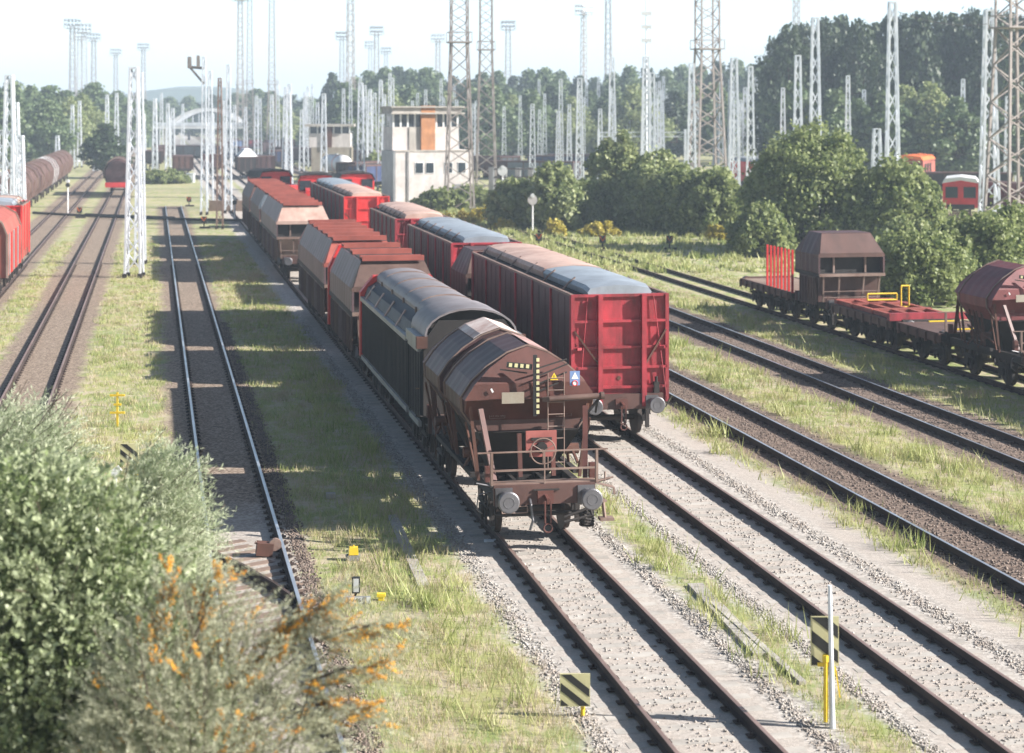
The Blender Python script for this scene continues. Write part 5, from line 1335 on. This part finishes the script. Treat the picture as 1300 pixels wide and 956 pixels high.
bl = [
 ('willow_bush', 650, 290, 226, 62, 'willow bush left of the white square signal', 'leaf_willow', 7000),
 ('willow_bush', 703, 292, 205, 70, 'willow bush around the white square signal', 'leaf_willow', 8000),
 ('willow_bush', 742, 290, 230, 60, 'low willow bush under the lone white mast', 'leaf_bush', 7000),
 ('willow_bush', 782, 288, 172, 80, 'tallest pointed willow in the middle of the thicket', 'leaf_willow', 11000),
 ('willow_bush', 835, 292, 196, 92, 'broad willow bush left of the middle steel tower foot', 'leaf_willow', 11000),
 ('willow_bush', 868, 296, 215, 80, 'willow bush at the foot of the middle steel tower', 'leaf_bush', 9000),
 ('willow_bush', 905, 298, 215, 80, 'dark willow bush right of the middle steel tower foot', 'leaf_bush', 9000),
 ('willow_bush', 972, 296, 208, 60, 'willow bush between the white mast and round bush', 'leaf_bush', 7000),
 ('round_bush', 1030, 318, 158, 150, 'big round grey green bush behind the flat wagons', 'leaf_bush', 20000),
 ('round_bush', 1138, 322, 206, 120, 'round green bush in front of the orange red cab', 'leaf_bush', 14000),
 ('round_bush', 1090, 322, 250, 80, 'low bush between the two round bushes', 'leaf_bush', 8000),
 ('round_bush', 965, 325, 262, 80, 'low dark bush left of the red stakes', 'leaf_bush', 8000),
 ('hedge_bush', 1170, 385, 290, 120, 'dense bush just left of the right hand round hopper', 'leaf_bush', 12000),
 ('hedge_bush', 1240, 375, 272, 150, 'dense bush behind the right hand round hopper', 'leaf_bush', 13000),
 ('hedge_bush', 1300, 372, 262, 130, 'dense bush at the right edge below the steel tower', 'leaf_bush', 12000),
 ('hedge_bush', 1150, 340, 275, 80, 'yellowish green bush in front of the picket fence', 'leaf_willow', 8000),
 ('bush', 560, 268, 240, 70, 'low bush at the foot of the signal tower', 'leaf_bush', 4500),
 ('bush', 475, 232, 195, 34, 'dark bush left of the signal tower', 'leaf_bush', 3500),
 ('bush', 600, 262, 236, 50, 'small bush under the right corner of the signal tower', 'leaf_willow', 4000),
 ('bush', 210, 233, 215, 60, 'grey green scrub before the brown open wagons', 'leaf_bush', 4000),
 ('bush', 60, 196, 150, 40, 'bush behind the far left row of wagons', 'leaf_bush', 4000),
]
for i, (nm, px, base, top, wpx, lb, mt, n) in enumerate(bl):
    Yd = G(px, base, GZ).y; bush(nm, 100 + i, px, base, top, wpx, lb, mt, n, .0024 * Yd * (1 if Yd > 100 else 1.1), k=18 if wpx > 85 else 12)
for i, (px, base, top, wpx, lb) in enumerate(((575, 285, 268, 80, 'goldenrod'), (640, 292, 276, 30, 'g'), (705, 300, 280, 26, 'g'), (760, 300, 282, 55, 'g'), (915, 305, 285, 40, 'g'), (950, 312, 290, 45, 'g'), (1130, 350, 322, 60, 'g'), (610, 280, 262, 40, 'g'))):
    where = ('before the signal tower', 'left of the disc post', 'just right of the disc post', 'before the tall pointed willow', 'left of the clear footed white mast', 'right of the clear footed white mast', 'left of the dense hedge bush', 'by the foot of the steel tower')[i]
    bush('goldenrod', 200 + i, px, base, top, wpx, 'patch of yellow goldenrod ' + where, 'goldenrod', 1800, .22, 'yellow goldenrod patches', 9, 'plant', .8, .5)

# ---- foreground shrubs with real leaves
def shrub(name, seed, centre, ell, ntwig, nleaf, ll, lw, mat, label, cat, spread=.7, up=.5, lean=(0, 0), twl=.45, base=None, berries=0, boughs=()):
    rng = np.random.default_rng(seed); r = empty(name, (centre[0], centre[1], GZ), 0, label, cat); cz = centre[2] - GZ
    n = ntwig; d = unit(rng, n); rad = rng.random(n) ** .38
    st = d * rad[:, None] * np.array(ell); st[:, 2] += cz
    keep = st[:, 2] > .2; st = st[keep]; d = d[keep]; n = len(st)
    tw = d * spread + unit(rng, n) * .5; tw[:, 2] += up; tw[:, 0] += lean[0]; tw[:, 1] += lean[1]; tw /= np.linalg.norm(tw, axis=1)[:, None]
    for (p, q, cnt) in boughs:
        t = rng.random(cnt)[:, None]; p = np.array(p) - np.array([centre[0], centre[1], GZ]); q = np.array(q) - np.array([centre[0], centre[1], GZ])
        s2 = p + (q - p) * t + rng.normal(size=(cnt, 3)) * .05; dd = (q - p) / np.linalg.norm(q - p) + unit(rng, cnt) * .7; dd /= np.linalg.norm(dd, axis=1)[:, None]
        st = np.vstack([st, s2]); tw = np.vstack([tw, dd])
    n = len(st); tl = twl * (.5 + rng.random(n)); k = nleaf
    t = np.tile(np.linspace(.05, 1, k), n); idx = np.repeat(np.arange(n), k)
    droop = np.zeros((n * k, 3)); droop[:, 2] = -(t ** 2) * .25 * tl[idx]
    c = st[idx] + tw[idx] * (tl[idx] * t)[:, None] + droop
    side = np.cross(tw[idx], unit(rng, n * k)); side /= np.linalg.norm(side, axis=1)[:, None] + 1e-9
    ld = tw[idx] * .75 + side * .8 + unit(rng, n * k) * .25; ld /= np.linalg.norm(ld, axis=1)[:, None]
    nr = unit(rng, n * k) + np.array([0, 0, .8]); L = ll * (.6 + .8 * rng.random(n * k))
    poly_np('foliage', leaf_quads(c, ld, nr, L, L * lw), 4, mat, r)
    sm = MB()
    for i in range(min(n, 160)):
        a = Vector(st[i]); b_ = a + Vector(tw[i]) * float(tl[i]); sm.bar(a, b_, .008)
    for i in range(16):
        j = rng.integers(0, len(d)); p = Vector(st[j]); m_ = Vector((p.x * .35, p.y * .35, p.z * .5)); sm.tube((p.x * .12, p.y * .12, 0), m_, .035, 6, .022); sm.tube(m_, p, .022, 6, .006)
    for (p, q, cnt) in boughs:
        o_ = Vector((centre[0], centre[1], GZ)); p = Vector(p) - o_; q = Vector(q) - o_; m_ = (p + q) / 2 + Vector((0, 0, .06)); sm.tube(p, m_, .016, 6, .012); sm.tube(m_, q, .012, 6, .004)
    sm.build('stems', 'bark', r)
    if berries:
        pts = []
        bj = np.concatenate([rng.choice(n, berries // 2), rng.integers(len(d), max(n, len(d) + 1), berries // 2)]) % n
        for j in bj:
            m_ = rng.integers(14, 40); tt = rng.random(m_) * .55
            q = st[j] + tw[j] * (tl[j] * tt)[:, None] + rng.normal(size=(m_, 3)) * .012; pts.append(q)
        pts = np.vstack(pts); s_ = .0085; o6 = np.array([[1, 0, 0], [-1, 0, 0], [0, 1, 0], [0, -1, 0], [0, 0, 1], [0, 0, -1]]) * s_
        tri = [(0, 2, 4), (2, 1, 4), (1, 3, 4), (3, 0, 4), (2, 0, 5), (1, 2, 5), (3, 1, 5), (0, 3, 5)]
        me = bpy.data.meshes.new('berries'); V = (pts[:, None, :] + o6[None]).reshape(-1, 3)
        me.from_pydata(V.tolist(), [], [tuple(6 * i + x for x in f) for i in range(len(pts)) for f in tri]); me.materials.append(MATS['berries'])
        me.polygons.foreach_set('use_smooth', [True] * len(me.polygons)); bo = bpy.data.objects.new('berries', me); C.objects.link(bo); bo.parent = r
    return r
c_ = P(35, 815, 18.5); shrub('green_shrub', 1, (c_.x, c_.y, c_.z), (1.5, 1.2, 1.72), 5200, 15, .070, .55, 'leaf_green', 'dense bright green leafy shrub filling the lower left corner', 'shrub', spread=.9, up=.25, twl=.4)
c_ = P(150, 940, 18.2); shrub('green_shrub', 9, (c_.x, c_.y, c_.z), (1.1, 1.0, 1.65), 2600, 15, .066, .55, 'leaf_green', 'smaller green shrub between corner shrub and orange berries', 'shrub', spread=.9, up=.25, twl=.4)
c_ = P(188, 735, 22.5); shrub('silvery_shrub', 2, (c_.x, c_.y, c_.z), (.50, .6, 1.55), 2600, 34, .065, .17, 'leaf_silver', 'feathery silver leaved shrub leaning over the silver track', 'shrub', lean=(.9, 0), up=.7, twl=.5, spread=.5)
c_ = P(8, 650, 23); shrub('silvery_shrub', 3, (c_.x, c_.y, c_.z), (.75, .8, 1.20), 2400, 32, .065, .17, 'leaf_silver', 'feathery silver leaved shrub above the green shrub at the left edge', 'shrub', lean=(.8, 0), up=.8, twl=.6, spread=.5)
Yk = 16.5
c_ = P(262, 960, Yk)
def bgh(a, b_, n_): return (tuple(P(a[0], a[1], Yk)), tuple(P(b_[0], b_[1], Yk)), n_)
bo = [bgh((290, 870), (412, 778), 90), bgh((400, 815), (508, 792), 60), bgh((380, 870), (490, 845), 70), bgh((330, 820), (425, 765), 90), bgh((240, 830), (285, 725), 60), bgh((400, 895), (470, 905), 60), bgh((200, 840), (210, 730), 50)]
shrub('berry_shrub', 4, (c_.x, c_.y, c_.z), (1.15, .8, 1.45), 2600, 34, .044, .20, 'leaf_buckthorn', 'grey green shrub laden with bright orange berries', 'shrub', spread=.8, up=.4, lean=(.15, 0), twl=.32, berries=360, boughs=bo)

# ---- grass blades
def vband(x, y): return x + TAN * y
def grass(name, seed, n, y0, y1, bands, hgt, wid, mat, label, thr=.0, fx=None):
    rng = np.random.default_rng(seed); wts = np.array([b_[1] - b_[0] for b_ in bands]); bi = rng.choice(len(bands), n, p=wts / wts.sum())
    B = np.array(bands); v = B[bi, 0] + (B[bi, 1] - B[bi, 0]) * rng.random(n)
    u = rng.random(n); y = y0 * (y1 / y0) ** u
    # clump: pull toward random centres
    nc = n // 45; cy = y0 * (y1 / y0) ** rng.random(nc); cbi = rng.choice(len(bands), nc, p=wts / wts.sum()); cv = B[cbi, 0] + (B[cbi, 1] - B[cbi, 0]) * rng.random(nc)
    cid = rng.integers(0, nc, n); cl = rng.random(n) < .7
    y = np.where(cl, cy[cid] + rng.normal(size=n) * .22, y); v = np.where(cl, cv[cid] + rng.normal(size=n) * .16, v)
    x = v - TAN * y
    vis = np.abs(x * F / y) < 690; x, y = x[vis], y[vis]; n = len(x)
    cs = (.55 + .9 * rng.random(nc))[cid][vis]
    h_ = hgt * (.5 + .8 * rng.random(n)) * cs; w_ = wid * (y / 40) ** .8
    a = rng.random(n) * 6.28; le = rng.normal(size=(n, 2)) * .35
    base = np.stack([x, y, np.full(n, GZ)], 1); sd_ = np.stack([np.cos(a), np.sin(a), np.zeros(n)], 1) * (w_[:, None] / 2)
    tip = base + np.stack([le[:, 0] * h_, le[:, 1] * h_, h_], 1)
    V = np.stack([base - sd_, base + sd_, tip], 1).reshape(-1, 3)
    return tag(poly_np(name, V, 3, mat), label, 'grass', kind='stuff')
gb = [(-7.0, -5.8), (-2.4, .3), (3.2, 6.2), (10.15, 11.0), (15.5, 16.0), (19.1, 21.5), (25.0, 27.6), (30.6, 33)]
grass('grass', 5, 130000, 25, 130, gb, .125, .018, 'grass_blade', 'short green grass growing in strips between the tracks')
grass('dry_grass', 6, 80000, 25, 130, gb + [(3.4, 6.3)], .15, .014, 'dry_blade', 'dry straw coloured grass among the green')
grass('weeds', 8, 9000, 27, 90, [(10.0, 11.2), (15.2, 16.3), (19.0, 21.6), (4.6, 5.9), (24.8, 27)], .36, .03, 'grass_blade', 'taller green weeds along the gravel edges')
grass('tall_grass', 12, 24000, 105, 200, [(27, 48), (25, 30)], .32, .05, 'grass_blade', 'taller meadow grass around the bushes and fence')
# ---- loose stones
def stones(name, seed, n, bands, y0, y1, size, mat, label):
    rng = np.random.default_rng(seed); B = np.array(bands); bi = rng.integers(0, len(bands), n)
    mid = (B[bi, 0] + B[bi, 1]) / 2; hw_ = (B[bi, 1] - B[bi, 0]) / 2; v = mid + hw_ * np.clip(rng.normal(size=n) * .5, -1.2, 1.2)
    y = y0 * (y1 / y0) ** rng.random(n); x = v - TAN * y; vis = np.abs(x * F / y) < 680; x, y = x[vis], y[vis]; n = len(x)
    s_ = size * (.5 + rng.random(n)); o6 = np.array([[1, 0, 0], [-1, 0, 0], [0, 1, 0], [0, -1, 0], [0, 0, .8], [0, 0, -.8]])
    V = np.stack([x, y, np.full(n, GZ + .012)], 1)[:, None, :] + (o6[None] * (1 + rng.normal(size=(n, 6, 3)) * .28)) * s_[:, None, None] * .5
    a = rng.random(n) * 6.28; c0 = V[:, :, 0] - x[:, None]; c1 = V[:, :, 1] - y[:, None]
    V[:, :, 0] = x[:, None] + c0 * np.cos(a)[:, None] - c1 * np.sin(a)[:, None]; V[:, :, 1] = y[:, None] + c0 * np.sin(a)[:, None] + c1 * np.cos(a)[:, None]
    tri = np.array([(0, 2, 4), (2, 1, 4), (1, 3, 4), (3, 0, 4), (2, 0, 5), (1, 2, 5), (3, 1, 5), (0, 3, 5)])
    F_ = (tri[None] + 6 * np.arange(n)[:, None, None]).reshape(-1)
    me = bpy.data.meshes.new(name); me.vertices.add(n * 6); me.vertices.foreach_set('co', V.astype(np.float32).ravel())
    me.loops.add(len(F_)); me.loops.foreach_set('vertex_index', F_.astype(np.int32)); me.polygons.add(len(F_) // 3); me.polygons.foreach_set('loop_start', np.arange(0, len(F_), 3, dtype=np.int32))
    me.materials.append(MATS[mat]); me.update(calc_edges=True); o = bpy.data.objects.new(name, me); C.objects.link(o)
    return tag(o, label, 'gravel', kind='stuff')
stones('gravel', 20, 21000, [(6.3, 6.75), (9.65, 10.0), (11.05, 11.4), (14.2, 14.65)], 25, 80, .042, 'stone', 'loose grey ballast stones heaped along the sandy tracks')
stones('gravel', 21, 26000, [(16.1, 18.9), (21.7, 24.9), (2.9, 3.3)], 26, 80, .05, 'stone_brown', 'loose brown ballast stones on the dark tracks')
stones('gravel', 22, 3000, [(7.5, 8.8), (12.2, 13.5)], 26, 60, .04, 'stone', 'scattered small stones on the sand between the rails')

# ================================================================= CAMERA
cam = bpy.data.cameras.new('camera'); co = bpy.data.objects.new('camera', cam); C.objects.link(co)
co.location = (0, 0, H); co.rotation_euler = (R(90), 0, 0)
cam.sensor_width = 36; cam.lens = F / 1300 * 36; cam.shift_y = -(478 - HZ) / 1300; cam.clip_end = 6000; cam.clip_start = .5
cam.dof.use_dof = True; cam.dof.focus_distance = 39.5; cam.dof.aperture_fstop = 1.3
sc = bpy.context.scene; sc.camera = co
sc.view_settings.view_transform = 'Standard'; sc.view_settings.look = 'None'; sc.view_settings.gamma = 1; sc.view_settings.exposure = 1.25
sc.cycles.use_denoising = True; sc.cycles.max_bounces = 6; sc.cycles.diffuse_bounces = 3; sc.cycles.volume_bounces = 0; sc.cycles.transparent_max_bounces = 4
